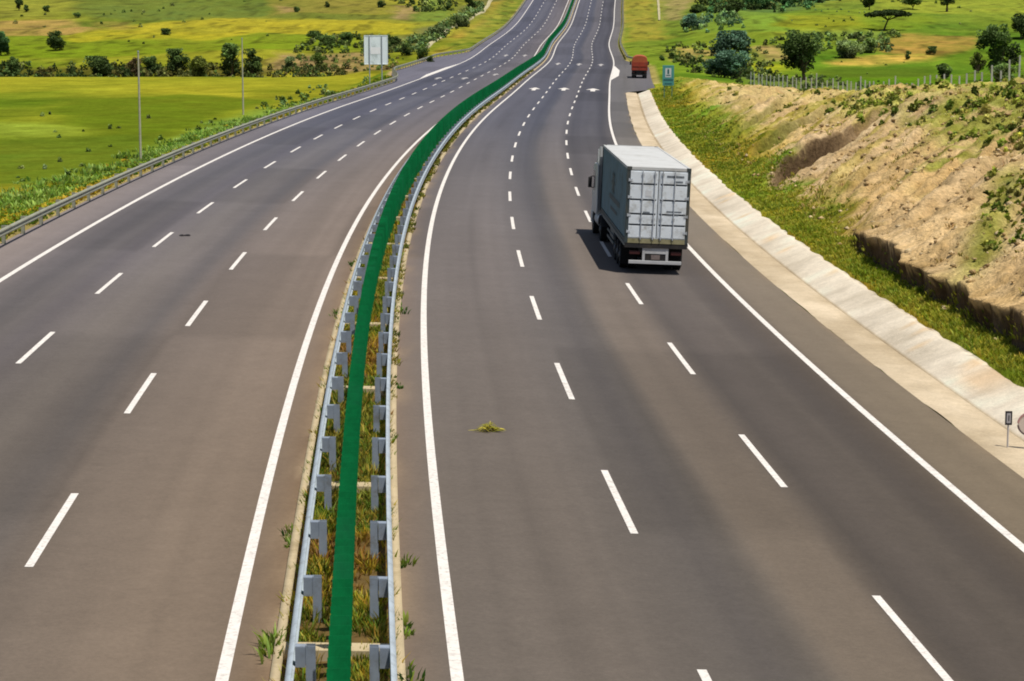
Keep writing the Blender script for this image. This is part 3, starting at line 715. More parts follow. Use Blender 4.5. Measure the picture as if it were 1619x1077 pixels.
# verge behind the left guardrail, with taller weeds at the foot of the embankment
n = 7000
s = np.exp(rng.uniform(math.log(55), math.log(300), n)); q = edge_left(s)-.35-rng.uniform(0, 1, n)**1.2*9
tufts('verge_grass', ground_pts(s, q, ground_z), rng.uniform(.08, .24, n), rng.uniform(.05, .10, n)*(1+s/70), pick(n, [(96, 124, 34), (120, 142, 40), (166, 152, 44), (140, 148, 46), (106, 134, 40), (184, 158, 50)], s, q, 112, .12), 6, spread=1.2, lean=1.0)
n = 2600
s = rng.uniform(95, 265, n); q = -24.2-rng.normal(0, 1.5, n)-1.6*sst(150, 95, s)
keep = fbm(s*.12, q*.3, 113, 3) > .42; s, q = s[keep], q[keep]; n = len(s)
tufts('tall_weeds', ground_pts(s, q, ground_z), rng.uniform(.18, .50, n), rng.uniform(.08, .16, n), pick(n, [(140, 168, 74), (124, 152, 60), (156, 182, 92), (112, 136, 54), (100, 124, 48)], s, q, 114, .2), 8, spread=1.1, lean=.9)

# loose clods and stones on the cut slope
n = 5200
s = np.exp(rng.uniform(math.log(36), math.log(170), n)); q = rng.uniform(17.0, 31, n)
keep = (q > toe(s)-.5) & (rng.uniform(0, 1, n) < .25+1.4*sst(.48, .62, fbm(s*.3, q*.3, 121, 3))) & ((s < 116+(q-18)*1.4) | (rng.uniform(0, 1, n) < .3)); s, q = s[keep], q[keep]; n = len(s)
g = ground_pts(s, q, ground_z); rr = .03+.13*rng.uniform(0, 1, n)**3
oct_ = np.array([(1, 0, 0), (0, 1, 0), (-1, 0, 0), (0, -1, 0), (0, 0, .8), (0, 0, -.8), (.7, .7, .35), (-.7, .7, .3), (-.7, -.7, .35), (.7, -.7, .3)], float)
V = oct_[None]*(1+rng.uniform(-.35, .35, (n, 10, 1)))*rr[:, None, None]*rng.uniform(.7, 1.3, (n, 1, 3))+g[:, None]+np.array((0, 0, .06))
of = np.array([(0, 6, 4), (6, 1, 4), (1, 7, 4), (7, 2, 4), (2, 8, 4), (8, 3, 4), (3, 9, 4), (9, 0, 4), (6, 0, 5), (1, 6, 5), (7, 1, 5), (2, 7, 5), (8, 2, 5), (3, 8, 5), (9, 3, 5), (0, 9, 5)])
F = (of[None]+np.arange(n)[:, None, None]*10).reshape(-1, 3)
cc = np.array([(206, 178, 130), (186, 156, 110), (220, 196, 152), (160, 134, 96)], float)[rng.integers(0, 4, n)]
props(link('loose_stones', mesh_np('loose_stones', V.reshape(-1, 3), F, linA(np.repeat(cc, 10, 0))/.95), M['hill']), kind='stuff')

# ------------------------------------------------------------------ trees and shrubs
def tube_path(mb, pts, rad, n=7, mi=0):
    for a, b, r0, r1 in zip(pts[:-1], pts[1:], rad[:-1], rad[1:]): mb.cyl(a, b, r0, r1, n, mi, cap=False)
def plant(kind, label, x, y, H, Wd, group=None, seed=0, tint=None, sink=.15, ncl=None):
    r = np.random.default_rng(1000+seed)
    s, q = sq_of(np.array([x]), np.array([y])); z = float(ground_z(s, q)[0])
    name = dict(tree='tree', acacia='acacia_tree', bush='shrub')[kind]
    root = empty(name, (x, y, z-sink), r.uniform(0, 6.28), label=label, cat='tree' if kind != 'bush' else 'shrub', group=group)
    H = H+sink; Wd *= 1.1; Rw = Wd/2
    mb = MB(); ends = []
    if kind == 'acacia':
        trunk = [Vector((-.9, 0, 0)), Vector((-.45, .05, H*.28)), Vector((.0, 0, H*.52))]
        root.rotation_euler = (0, 0, 0)
        tube_path(mb, trunk, [.24, .19, .16])
        for k in range(11):
            a = 2*math.pi*k/11+r.uniform(-.2, .2); rr = Rw*r.uniform(.45, .95)
            e = Vector((math.cos(a)*rr+.15, math.sin(a)*rr, H*r.uniform(.72, .84)))
            m_ = trunk[2].lerp(e, .5)+Vector((0, 0, H*.04)); tube_path(mb, [trunk[2], m_, e], [.11, .07, .03], 6); ends.append(e)
        ncl = 46; cen = []
        for k in range(ncl):
            a = r.uniform(0, 6.28); rr = Rw*math.sqrt(r.uniform(0, 1))*.97
            zz = H*(.93-.16*(rr/Rw)**2)+r.uniform(-.22, .10)-.10*math.sin(a)*rr/Rw
            cen.append((math.cos(a)*rr+.1, math.sin(a)*rr, zz))
        cen = np.array(cen); cr = np.full(ncl, Rw*.19); flat = .42
    else:
        th = H*(.17 if kind == 'tree' else .06)
        nst = 1 if kind == 'tree' else 4
        for st in range(nst):
            lean = Vector((r.uniform(-.1, .1)*Rw, r.uniform(-.1, .1)*Rw, 0)) if kind == 'tree' else Vector((r.uniform(-.5, .5)*Rw, r.uniform(-.5, .5)*Rw, 0))
            b = lean*.15; top = lean+Vector((0, 0, th)); rad = max(.05, H*(.035 if kind == 'tree' else .014))
            tube_path(mb, [b, b.lerp(top, .5)+Vector((r.uniform(-.05, .05), 0, 0)), top], [rad*1.25, rad, rad*.85], 8)
            for k in range(6 if kind == 'tree' else 3):
                a = 2*math.pi*k/6+r.uniform(-.4, .4); rr = Rw*r.uniform(.35, .8)
                e = top+Vector((math.cos(a)*rr*.9, math.sin(a)*rr*.9, (H-th)*r.uniform(.25, .8))); m_ = top.lerp(e, .5)+Vector((0, 0, .06*H))
                tube_path(mb, [top, m_, e], [rad*.6, rad*.4, rad*.15], 6); ends.append(e)
        ncl = ncl or (42 if kind == 'tree' else 34)
        cen = []
        # uneven crown: clusters sit on a few big boughs
        nb_ = 6; bo = []
        for k in range(nb_):
            a = r.uniform(0, 6.28); rr = Rw*r.uniform(.15, .62)
            bo.append((math.cos(a)*rr, math.sin(a)*rr, th*.8+(H-th)*r.uniform(.18, .82)))
        bo.append((0, 0, H*.8))
        for k in range(ncl):
            b = bo[k % len(bo)]; d_ = r.normal(0, 1, 3); d_ /= np.linalg.norm(d_); rr = r.uniform(.2, 1)**.5*Rw*(.34+.3*((k*7) % 5)/4)
            p = np.array(b)+d_*rr*np.array((1, 1, min(1.1, H/Wd)))
            e = math.hypot(p[0], p[1])/Rw
            if e > .96: p[:2] *= .96/e
            p[2] = min(max(p[2], .07*H if kind == 'bush' else th*.9), H*.95); cen.append(p)
        cen = np.array(cen); cr = Rw*r.uniform(.24, .40, len(cen)); flat = .85
    mb.build('trunk' if kind != 'bush' else 'stem', M['bark'], root)
    per = 105 if Wd > 3 else 70
    m = len(cen)*per
    ci = np.repeat(np.arange(len(cen)), per)
    d_ = r.normal(0, 1, (m, 3)); d_ /= np.linalg.norm(d_, axis=1)[:, None]
    c = cen[ci]+d_*(r.uniform(.2, 1, m)**.4*cr[ci])[:, None]*np.array((1.1, 1.1, flat))
    c[:, 2] = np.clip(c[:, 2], .04, H)
    sz = Wd*.026*r.uniform(.7, 1.5, m)+.05
    u = r.normal(0, 1, (m, 3)); u[:, 2] *= .6; u /= np.linalg.norm(u, axis=1)[:, None]; v_ = np.cross(u, r.normal(0, 1, (m, 3))); v_ /= np.linalg.norm(v_, axis=1)[:, None]
    u = u*sz[:, None]; v_ = v_*sz[:, None]*.6
    V = np.stack([c-u, c-v_, c+u, c+v_], 1).reshape(-1, 3)
    F = np.arange(m*4).reshape(m, 4)
    base = np.array(tint if tint else (78, 96, 50), float)*(1+r.uniform(-.12, .12))
    cl = base*(1+r.normal(0, .16, (len(cen), 1)))
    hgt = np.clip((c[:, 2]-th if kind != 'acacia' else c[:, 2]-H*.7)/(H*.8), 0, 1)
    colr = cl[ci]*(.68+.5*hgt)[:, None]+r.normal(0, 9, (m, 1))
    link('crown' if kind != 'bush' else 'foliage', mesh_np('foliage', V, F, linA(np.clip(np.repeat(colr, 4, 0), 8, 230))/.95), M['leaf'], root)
    return root
for i_, a_ in enumerate([
    ('tree', 'small round tree standing alone in the bright green field on the left', -97.2, 484.4, 4.4, 3.7, None),
    ('tree', 'dark tree cut by the left edge of the photo above the hedge line', -105.7, 469.6, 4.9, 3.8, (72, 104, 60)),
    ('bush', 'narrow dark bush nearest the left end of the field edge', -92.7, 421.7, 3.7, 2.8, None),
    ('bush', 'broad low dark bush with a pale base beyond the field edge at far left', -76.6, 421.2, 3.7, 5.8, None),
    ('bush', 'thin dark brownish bush behind the nearer bare pole', -64.7, 390.0, 3.3, 2.0, (84, 72, 52)),
    ('bush', 'small dark bush just right of the nearer bare pole', -67.8, 427.3, 3.2, 3.2, None),
    ('bush', 'two headed dark bush midway between the two bare poles', -63.0, 425.2, 4.7, 4.3, None),
    ('bush', 'sparse olive bush between the two headed bush and the farther pole', -53.9, 389.0, 3.5, 3.3, (96, 104, 48)),
    ('tree', 'tall ragged dark tree just left of the farther bare pole', -52.1, 421.2, 6.1, 4.3, None),
    ('bush', 'dense dark tree just right of the farther bare pole', -48.2, 421.2, 5.2, 3.8, None),
    ('bush', 'grey green bush on the eroded bank left of the tall white sign', -42.9, 433.4, 2.7, 2.7, (104, 118, 74)),
    ('bush', 'small green bush on the eroded bank nearest the tall white sign', -36.6, 432.9, 3.4, 2.7, (96, 116, 50)),
    ('bush', 'lone small dark shrub in the middle of the yellow field', -81.2, 534.8, 1.5, 2.4, None),
    ('tree', 'dark forked tree at the top left corner of the fields', -141.6, 654.4, 3.6, 2.4, None),
    ('tree', 'small dark tree beside the forked one at the top left', -138.3, 648.3, 2.0, 1.7, None),
    ('tree', 'small round dark tree above the tan field at the top left', -131.2, 641.7, 2.0, 1.7, None),
    ('bush', 'low dark shrub on the right end of the tan field', -116.0, 607.6, 1.4, 1.7, None),
    ('bush', 'dark shrub at the tan rocky spot above the yellow field', -59.9, 631.6, 1.4, 1.8, None),
    ('tree', 'tiny dark tree on the dry field above the yellow field', -53.7, 661.1, 1.7, 1.5, None),
    ('bush', 'dark green shrub at the left of the row under the yellow field', -45.3, 522.6, 1.8, 2.9, None),
    ('bush', 'dark green shrub in the middle of the row under the yellow field', -40.3, 500.2, 2.1, 3.7, None),
    ('bush', 'dark green shrub at the right of the row under the yellow field', -37.2, 505.7, 2.6, 3.7, None),
    ('bush', 'dark bush close to the right side of the tall white sign', -25.5, 495.0, 2.5, 2.5, None),
    ('bush', 'round dark bush second to the right of the tall white sign', -22.0, 469.6, 2.6, 2.4, None),
    ('bush', 'dark bush on the slope left of the pale ditch foot', -15.6, 395.4, 2.3, 2.0, None),
    ('bush', 'low dark bush near the lay-by guardrail on the left', -14.1, 391.8, 1.5, 1.5, None),
    ('bush', 'dark shrub left of the pinkish bare field', -38.4, 667.2, 2.1, 2.6, None),
    ('bush', 'small dark shrub at the right edge of the pinkish bare field', -27.6, 651.3, 1.6, 1.8, None),
    ('bush', 'dark shrub beside the small bright green plot', -18.6, 660.5, 2.2, 2.2, None),
    ('tree', 'tall dark conical tree above the head of the pale ditch', -12.5, 659.5, 4.1, 3.0, None),
    ('bush', 'grey green bush halfway up the thicket beside the pale ditch', -17.0, 530.2, 2.7, 3.9, (104, 118, 74)),
    ('bush', 'grey green bush in the upper thicket beside the pale ditch', -12.7, 574.5, 2.6, 3.9, (104, 118, 74)),
    ('tree', 'dark flat topped tree above the bluish thicket right of the green sign', 39.3, 411.0, 5.3, 6.0, (74, 98, 78)),
    ('bush', 'low bluish dark thicket under the dark flat topped tree', 31.0, 327.0, 3.9, 5.2, (74, 98, 78)),
    ('tree', 'large round dark tree behind the left run of fence posts', 45.2, 350.6, 7.6, 6.0, None),
    ('acacia', 'umbrella shaped acacia with a leaning trunk on the green slope', 82.6, 500.6, 4.6, 8.3, None),
    ('tree', 'large dark tree rising behind the right run of fence posts', 75.6, 352.1, 8.7, 5.5, None),
    ('tree', 'dark tree cut by the right edge of the photo', 104.5, 467.1, 5.1, 5.1, None),
    ('bush', 'dark bush at the foot of the right run of fence posts', 35.6, 164.0, 2.0, 1.9, None),
    ('bush', 'wind bent dark bush left of the right run of fence posts', 68.7, 362.2, 2.4, 2.5, None),
    ('tree', 'dark round headed tree at the top edge, up left of the acacia', 91.4, 583.7, 4.0, 3.6, None),
    ('tree', 'small thin trunked tree at the top edge above the acacia', 104.4, 593.8, 3.6, 4.1, None),
    ('tree', 'tall dark trunked tree at the top edge on the far right', 110.9, 581.1, 8.1, 4.3, None),
    ('bush', 'small olive tree left of the large dark tree behind the fence', 78.1, 381.0, 3.7, 2.4, (96, 104, 48)),
    ('tree', 'dark tree at the top edge above the flat topped tree', 55.6, 566.3, 4.6, 4.8, None),
    ('bush', 'bluish bush with pale stems right of the tan gully', 42.8, 539.5, 3.8, 4.9, (74, 98, 78)),
    ('bush', 'dark shrub on the edge of the tan gully at the top', 50.9, 617.9, 2.1, 4.2, None),
    ('bush', 'grey green shrub left of the ochre bank', 62.5, 421.7, 3.1, 4.8, (104, 118, 74)),
    ('bush', 'pale green shrub joined to the left side of the ochre bank', 68.8, 436.4, 2.7, 3.2, (120, 140, 78)),
    ('bush', 'thin dark shrub growing out of the ochre bank', 72.3, 415.6, 1.8, 1.1, None),
    ('bush', 'small dark shrub right of centre on the ochre bank', 79.2, 428.8, 1.6, 1.7, None),
    ('bush', 'dark green hedge clump at the top edge right of the dark tree', 67.7, 612.0, 3.5, 7.6, (72, 104, 60)),
    ('bush', 'low green clump second along the top edge hedge', 76.2, 623.2, 2.8, 6.3, (72, 104, 60)),
    ('bush', "tiny dark shrub beside the red truck's green verge", 25.8, 391.4, 0.9, 0.9, None),
]):
    plant(*a_[:6], seed=i_, tint=a_[6])

# low scrub growing in thickets nobody could count
def scrub(name, regions, seed):
    r = np.random.default_rng(seed); V, CC = [], []
    for (poly, cnt, h0, h1, pal) in regions:
        px = np.array(poly, float); x = r.uniform(px[:, 0].min(), px[:, 0].max(), cnt*4); y = r.uniform(px[:, 1].min(), px[:, 1].max(), cnt*4)
        k_ = inpoly(x, y, poly); x, y = x[k_][:cnt], y[k_][:cnt]
        s_, q_ = sq_of(x, y); z = ground_z(s_, q_); H = r.uniform(h0, h1, len(x)); W_ = H*r.uniform(.6, 1.3, len(x))
        col = np.array(pal, float)[r.integers(0, len(pal), len(x))]*(1+r.normal(0, .14, (len(x), 1)))
        m = 44; ci = np.repeat(np.arange(len(x)), m); d = r.normal(0, 1, (len(ci), 3)); d /= np.linalg.norm(d, axis=1)[:, None]
        d *= r.uniform(.25, 1, (len(ci), 1))**.5; d[:, 2] = np.abs(d[:, 2])
        c = np.stack([x[ci]+d[:, 0]*W_[ci]*.6, y[ci]+d[:, 1]*W_[ci]*.6, z[ci]-.1+d[:, 2]*H[ci]], -1)
        u = r.normal(0, 1, (len(ci), 3)); u /= np.linalg.norm(u, axis=1)[:, None]; v_ = np.cross(u, r.normal(0, 1, (len(ci), 3))); v_ /= np.linalg.norm(v_, axis=1)[:, None]
        sz = (H[ci]*.16+.05)[:, None]
        V.append(np.stack([c-u*sz, c-v_*sz*.7, c+u*sz, c+v_*sz*.7], 1).reshape(-1, 3))
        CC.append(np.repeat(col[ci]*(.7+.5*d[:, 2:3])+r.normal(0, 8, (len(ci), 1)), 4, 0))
    V = np.concatenate(V); CC = np.concatenate(CC)
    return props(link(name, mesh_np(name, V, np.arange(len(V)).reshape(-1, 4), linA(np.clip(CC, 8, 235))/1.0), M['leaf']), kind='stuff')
GR = [(92, 112, 52), (112, 128, 66), (78, 98, 46), (128, 136, 78), (104, 118, 58)]
DK = [(66, 84, 40), (80, 92, 46), (58, 72, 36), (96, 100, 52)]
PL = [(120, 146, 92), (104, 132, 78), (136, 156, 100)]
scrub('thicket_scrub', [
    ([(-26, 480), (-19, 560), (-11, 690), (-7, 690), (-12, 600), (-16.5, 520), (-19.5, 480)], 230, .7, 1.8, GR+PL),
    ([(-46, 478), (-26, 470), (-22, 500), (-28, 530), (-46, 524)], 130, .6, 1.6, DK+GR),
    ([(-47, 424), (-22, 424), (-22, 470), (-44, 472)], 130, .4, 1.1, GR+[(150, 132, 84)]),
    ([(-108, 396), (-33, 396), (-30, 436), (-108, 440)], 330, .7, 2.0, DK+[(92, 88, 44)]),
    ([(-30, 640), (-18, 640), (-12, 735), (-40, 735)], 70, .8, 2.0, DK+GR),
    ([(-100, 440), (-30, 440), (-30, 520), (-100, 540)], 10, .4, .8, GR),
    ([(-140, 560), (-60, 560), (-60, 730), (-150, 730)], 26, .4, 1.2, GR)], 31)
scrub('hillside_scrub', [
    ([(52, 600), (76, 590), (106, 735), (58, 735)], 230, .8, 2.4, DK+[(84, 124, 76), (96, 138, 84)]),
    ([(40, 520), (52, 510), (58, 590), (44, 590)], 70, .8, 2.0, PL+[(86, 116, 84)]),
    ([(32, 230), (44, 230), (54, 366), (30, 366)], 220, .3, .9, GR+[(96, 112, 68)]),
    ([(26, 330), (40, 330), (46, 410), (28, 410)], 110, .5, 1.5, DK+GR),
    ([(28, 410), (56, 410), (60, 470), (32, 476)], 110, .4, 1.2, GR+DK),
    ([(56, 430), (72, 436), (84, 490), (58, 480)], 110, .6, 1.6, PL+GR),
    ([(60, 480), (110, 480), (120, 600), (60, 600)], 30, .3, .7, GR+PL),
    ([(90, 585), (150, 585), (160, 735), (95, 735)], 22, .5, 1.2, GR),
    ([(44, 300), (92, 300), (92, 420), (50, 420)], 30, .2, .45, GR)], 32)
YG = [(150, 150, 66), (128, 138, 52), (108, 122, 46), (168, 162, 86), (92, 108, 42)]
scrub('hilltop_scrub', [
    ([(21.5, 92), (31, 86), (34, 150), (25, 158), (21.5, 140)], 250, .2, .6, YG),
    ([(25, 90), (31, 86), (31, 112), (25, 116)], 90, .25, .7, YG),
    ([(20.5, 118), (25, 116), (24.5, 150), (21, 152)], 80, .2, .55, YG),
    ([(18.5, 150), (23, 150), (22, 230), (19.5, 235)], 60, .15, .4, YG),
    ([(16.0, 75.5), (18.2, 75.5), (20.2, 87), (18.6, 89), (16.8, 80)], 130, .10, .34, YG),
    ([(21, 90), (26, 88), (26.5, 116), (21.5, 112)], 220, .12, .40, YG),
    ([(21, 138), (24.4, 136), (24.4, 150), (21.4, 150)], 110, .15, .45, YG)], 33)
scrub('field_scrub', [([(-60, 185), (-32, 178), (-27, 240), (-52, 250)], 22, .25, .6, GR), ([(-40, 130), (-26, 120), (-26, 175), (-40, 178)], 30, .2, .5, GR+PL), ([(-30, 250), (-24, 250), (-20, 330), (-30, 340)], 40, .3, .9, GR+PL)], 34)

# ------------------------------------------------------------------ things by the road
mt_pole = mat('pale_wood_pole', (216, 210, 184), .9, var=.18, scale=3, spec=.1)
def ground_at(x, y):
    s, q = sq_of(np.array([float(x)]), np.array([float(y)])); return float(ground_z(s, q)[0])
for x, y, H, lab in ((-27.9, 169.6, 8.2, 'nearer of two tall bare pale poles standing in the left field, closer to the camera'), (-29.5, 248.5, 8.2, 'farther of two tall bare pale poles in the left field, closer to the white sign')):
    r_ = empty('utility_pole', (x, y, ground_at(x, y)), label=lab, cat='pole', group='bare poles in the left field')
    mb = MB(); mb.cyl((0, 0, -.5), (0, 0, H*.5), .10, .08, 10); mb.cyl((0, 0, H*.5), (0, 0, H), .08, .06, 10); mb.build('shaft', mt_pole, r_)
    mb = MB(); mb.cyl((0, 0, H-.02), (0, 0, H+.10), .05, .05, 8); mb.cyl((0, 0, H+.10), (0, 0, H+.16), .075, .05, 8); mb.build('cap', M['galvd'], r_)

# big sign seen from behind, left
mt_back = mat('sign_back_metal', (240, 250, 255), .55, .0, k=1.2, var=.06, scale=.9, dirt=(170, 182, 178), dscale=.8)
mt_lite = mat('sign_back_patch', (255, 255, 255), .5, var=.06, k=1.2)
base = P(262, -19.1, 0); zg = ground_at(base[0], base[1])
sg = empty('road_sign', (base[0], base[1], zg), .16, label='tall pale road sign on two posts seen from behind beside the left guardrail', cat='road sign')
dz = float(base[2])-zg
mb = MB(); mb.box(-.15, 2.75, 0, .05, 2.60+dz, 6.15+dz, 0); mb.box(-.17, 2.77, -.03, .0, 6.10+dz, 6.18+dz, 0); mb.box(-.17, 2.77, -.03, .0, 2.57+dz, 2.65+dz, 0); mb.box(-.18, -.10, -.03, -.0, 2.65+dz, 6.10+dz, 0); mb.box(2.70, 2.78, -.03, -.0, 2.65+dz, 6.10+dz, 0)
mb.build('panel', mt_back, sg)
mb = MB(); mb.box(.62, 1.86, -.012, -.002, 3.86+dz, 4.70+dz); mb.build('back_plate', mt_lite, sg)
for x_ in (.48, 2.02):
    mb = MB(); mb.cyl((x_, -.07, -.6), (x_, -.07, 6.1+dz), .07, .07, 10); mb.build('post', mat('sign_post', (190, 198, 204), .5, .0), sg)
# green information sign, right
mt_teal = mat('teal_sign_paint', (92, 172, 168), .5, var=.1, scale=2)
mt_white = mat('white_sign_paint', (236, 242, 242), .5, var=.04)
mt_dark = mat('dark_teal_paint', (50, 112, 118), .5)
b = P(228, 17.65, 0); zg = ground_at(b[0], b[1])
sg = empty('information_sign', (b[0], b[1], zg), -.03, label='small tall teal green sign with a white square on the grass before the red truck', cat='road sign')
dz = -.06
mb = MB(); mb.box(-.62, .62, 0, .04, 1.35, 3.55, 0, .02); mb.build('panel', mt_teal, sg)
mb = MB(); mb.box(-.33, .33, -.012, 0, 2.25, 3.25); mb.build('white_square', mt_white, sg)
mb = MB(); mb.box(-.10, .10, -.022, -.012, 2.62, 3.08); mb.box(-.05, .05, -.022, -.012, 3.08, 3.17); mb.box(-.24, .24, -.022, -.012, 2.42, 2.52); mb.build('pictogram', mt_dark, sg)
mb = MB(); mb.box(-.52, .52, -.010, 0, 1.88, 2.06); mb.box(-.40, .40, -.010, 0, 1.50, 1.62); mb.build('lower_band', mt_dark, sg)
for x_ in (-.42, .42):
    mb = MB(); mb.cyl((x_, .08, -.5), (x_, .08, 3.5), .045, .045, 10); mb.build('post', mat('teal_post', (96, 150, 140), .5, .1), sg)

# marker plate and round sign at the right edge
mt_black = mat('black_trim', (38, 36, 44), .5)
mt_post = mat('pale_post', (226, 220, 218), .5, var=.06)
b = P(32.4, 13.85, -.02)
mk = empty('distance_marker', tuple(b), -.02, label='short white marker post with small black edged plate beside the drain at right edge', cat='marker post')
mb = MB(); mb.cyl((0, 0, -.1), (0, 0, .86), .022, .022, 10); mb.build('post', mt_post, mk)
mb = MB(); mb.box(-.085, .085, -.035, -.024, .56, .90, 0, .004); mb.build('plate_frame', mt_black, mk)
mb = MB(); mb.box(-.048, .048, -.041, -.034, .61, .85); mb.build('plate', mat('plate_face', (200, 196, 200), .5), mk)
mb = MB(); mb.box(-.010, .016, -.045, -.041, .66, .80); mb.build('figure', mt_black, mk)
b = P(32.3, 14.33, -.03)
rd = empty('round_sign', tuple(b), -.02, label='low round pale sign with a dark and reddish rim cut off by the right edge', cat='road sign')
mb = MB(); mb.cyl((0, .03, -.2), (0, .03, .80), .022, .022, 10); mb.build('post', mt_post, rd)
mb = MB(); mb.cyl((0, 0, .62), (0, .02, .62), .27, .27, 40, smooth=False); mb.build('disc', mat('disc_face', (244, 226, 212), .5, var=.06), rd)
def rim(a0, a1, name, m):
    mb = MB(); n = 24
    for i in range(n):
        t0 = a0+(a1-a0)*i/n; t1 = a0+(a1-a0)*(i+1)/n
        pts = [(r_*math.cos(t), y_, .62+r_*math.sin(t)) for y_ in (-.012, .024) for t in (t0, t1) for r_ in (.245, .285)]
        mb.add(pts, [(0, 1, 3, 2), (4, 6, 7, 5), (0, 4, 5, 1), (1, 5, 7, 3), (2, 3, 7, 6), (0, 2, 6, 4)])
    mb.build(name, m, rd)
rim(.35, math.pi-.1, 'upper_rim', mat('rim_red', (214, 160, 156), .5)); rim(math.pi+.1, 2*math.pi-.35, 'lower_rim', mat('rim_dark', (112, 92, 92), .5))

# wire fence on the right hillside
mt_fp = mat('concrete_fence_post', (208, 212, 200), .8, var=.12, scale=2)
fl = np.array([(34.0, 132), (34.3, 150), (34.4, 176), (34.9, 240), (33.2, 270), (31.5, 300)])
seg = np.concatenate([[0], np.cumsum(np.hypot(*np.diff(fl, axis=0).T))])
fn = empty('fence', (34.3, 150, ground_at(34.3, 150)), label='long wire fence with thin pale concrete posts along the top of the right hillside', cat='fence')
L0 = np.array(fn.location); tops = []
for i, d_ in enumerate(np.arange(0, seg[-1], 3.05)):
    x, y = np.interp(d_, seg, fl[:, 0]), np.interp(d_, seg, fl[:, 1]); z = ground_at(x, y)
    x += random.uniform(-.06, .06); lx, ly = random.uniform(-.04, .04), random.uniform(-.04, .04)
    mb = MB(); v = Vector((x, y, z))-Vector(L0)
    a, t = v+Vector((0, 0, -.4)), v+Vector((lx, ly, 1.85))
    wd = .065
    vs = [p+Vector((dx*wd*k_, dy*wd*k_, 0)) for p, k_ in ((a, 1), (t, .85)) for dx, dy in ((-1, -1), (1, -1), (1, 1), (-1, 1))]
    mb.add(vs, [(3, 2, 1, 0), (4, 5, 6, 7), (0, 1, 5, 4), (1, 2, 6, 5), (2, 3, 7, 6), (3, 0, 4, 7)])
    mb.build('post', mt_fp, fn); tops.append(v)
mt_w = mat('fence_wire', (150, 152, 146), .5, .5)
for h_ in (.35, .75, 1.15, 1.55, 1.78):
    mb = MB()
    for a, b_ in zip(tops[:-1], tops[1:]): mb.cyl(a+Vector((0, 0, h_)), b_+Vector((0, 0, h_)), .006, .006, 4, cap=False)
    mb.build('wire', mt_w, fn)

# lined ditches climbing away from the road
def drape(name, pts, wdt, m, dz=.25):
    pts = np.array(pts, float); d_ = np.concatenate([[0], np.cumsum(np.hypot(*np.diff(pts, axis=0).T))])
    t = np.arange(0, d_[-1], 2.0); x = np.interp(t, d_, pts[:, 0]); y = np.interp(t, d_, pts[:, 1])
    gx_ = np.gradient(x); gy_ = np.gradient(y); L = np.hypot(gx_, gy_); nx, ny = gy_/L, -gx_/L
    V = []
    wj = wdt*(.7+.6*fbm(t*.09, t*0, 120, 2))
    prof = [(-.6, -.6), (-.55, .0), (-.35, .03), (-.12, -.12), (.12, -.12), (.35, .03), (.55, .0), (.6, -.6)]
    for a, hh in prof:
        xx, yy = x+nx*a*wj, y+ny*a*wj
        s_, q_ = sq_of(x, y); V.append(np.stack([xx, yy, ground_z(s_, q_)+hh+dz], -1))
    V = np.stack(V, 1)
    return props(link(name, mesh_np(name, V.reshape(-1, 3), grid_faces(len(t), len(prof))), m), kind='structure')
mt_ditch = mat('ditch_concrete', (218, 206, 160), .9, var=.25, scale=.6, dirt=(160, 152, 96), dscale=.25)
drape('ditch', [(-6.6, 720), (-7.7, 664.6), (-10.7, 626.9), (-13.3, 586.7), (-16.2, 546.4), (-17.1, 514.4), (-18.6, 492)], .85, mt_ditch)
drape('ditch', [(46.9, 735), (44.3, 689.5), (42.1, 652.8), (39.6, 612)], .6, mt_ditch)
# bare spoil beside the end of the drain
# dry plant litter on the road
b = P(32.3, 1.42, .01)
lt = empty('plant_litter', tuple(b), .1, label='clump of yellow green straw lying on the near right carriageway', cat='litter')
m = 90; a = rng.normal(0, .16, m)+rng.choice([0, math.pi], m); px_ = rng.normal(0, .15, m); py_ = rng.normal(0, .12, m)
V, C = [], []
for i in range(m):
    L_ = rng.uniform(.12, .34); hz_ = rng.uniform(.03, .19)*math.exp(-(px_[i]/.2)**2); dx, dy = math.cos(a[i]), math.sin(a[i]); wv = rng.uniform(.010, .022)
    p0 = np.array((px_[i]-dx*L_/2, py_[i]-dy*L_/2, .012)); p1 = np.array((px_[i], py_[i], hz_+.02)); p2 = np.array((px_[i]+dx*L_/2, py_[i]+dy*L_/2, .012+hz_*.3)); n_ = np.array((-dy, dx, .3))*wv
    V += [p0-n_*.3, p0+n_*.3, p1+n_, p1-n_, p2+n_*.2, p2-n_*.2]; C += [np.array([(184, 172, 60), (150, 148, 50), (204, 190, 84), (130, 122, 44)][rng.integers(4)])]*6
i = np.arange(m)[:, None]*6
link('straw', mesh_np('straw', np.array(V), np.concatenate([np.concatenate([i, i+1, i+2, i+3], 1), np.concatenate([i+3, i+2, i+4, i+5], 1)]), linA(np.array(C, float))/1.0), M['grass'], lt)
b = P(74.9, -10.25, .01)
tr = empty('tyre_scrap', tuple(b), .4, label='small dark tyre scrap lying on the left carriageway beside a lane dash', cat='litter')
mb = MB()
for k in range(5):
    x0 = -.22+.09*k; h0 = .03+.05*math.sin(k*1.3)**2; h1 = .03+.05*math.sin((k+1)*1.3)**2; w0 = .10+.05*math.sin(k*2.1); w1 = .10+.05*math.sin((k+1)*2.1)
    mb.add([(x0, -w0, 0), (x0, w0, 0), (x0+.09, w1, 0), (x0+.09, -w1, 0), (x0, -w0, h0), (x0, w0, h0*.8), (x0+.09, w1, h1*.8), (x0+.09, -w1, h1)], [(0, 1, 2, 3), (4, 7, 6, 5), (0, 4, 5, 1), (1, 5, 6, 2), (2, 6, 7, 3), (3, 7, 4, 0)])
mb.build('rubber_strip', mat('old_rubber', (76, 72, 74), .9), tr)

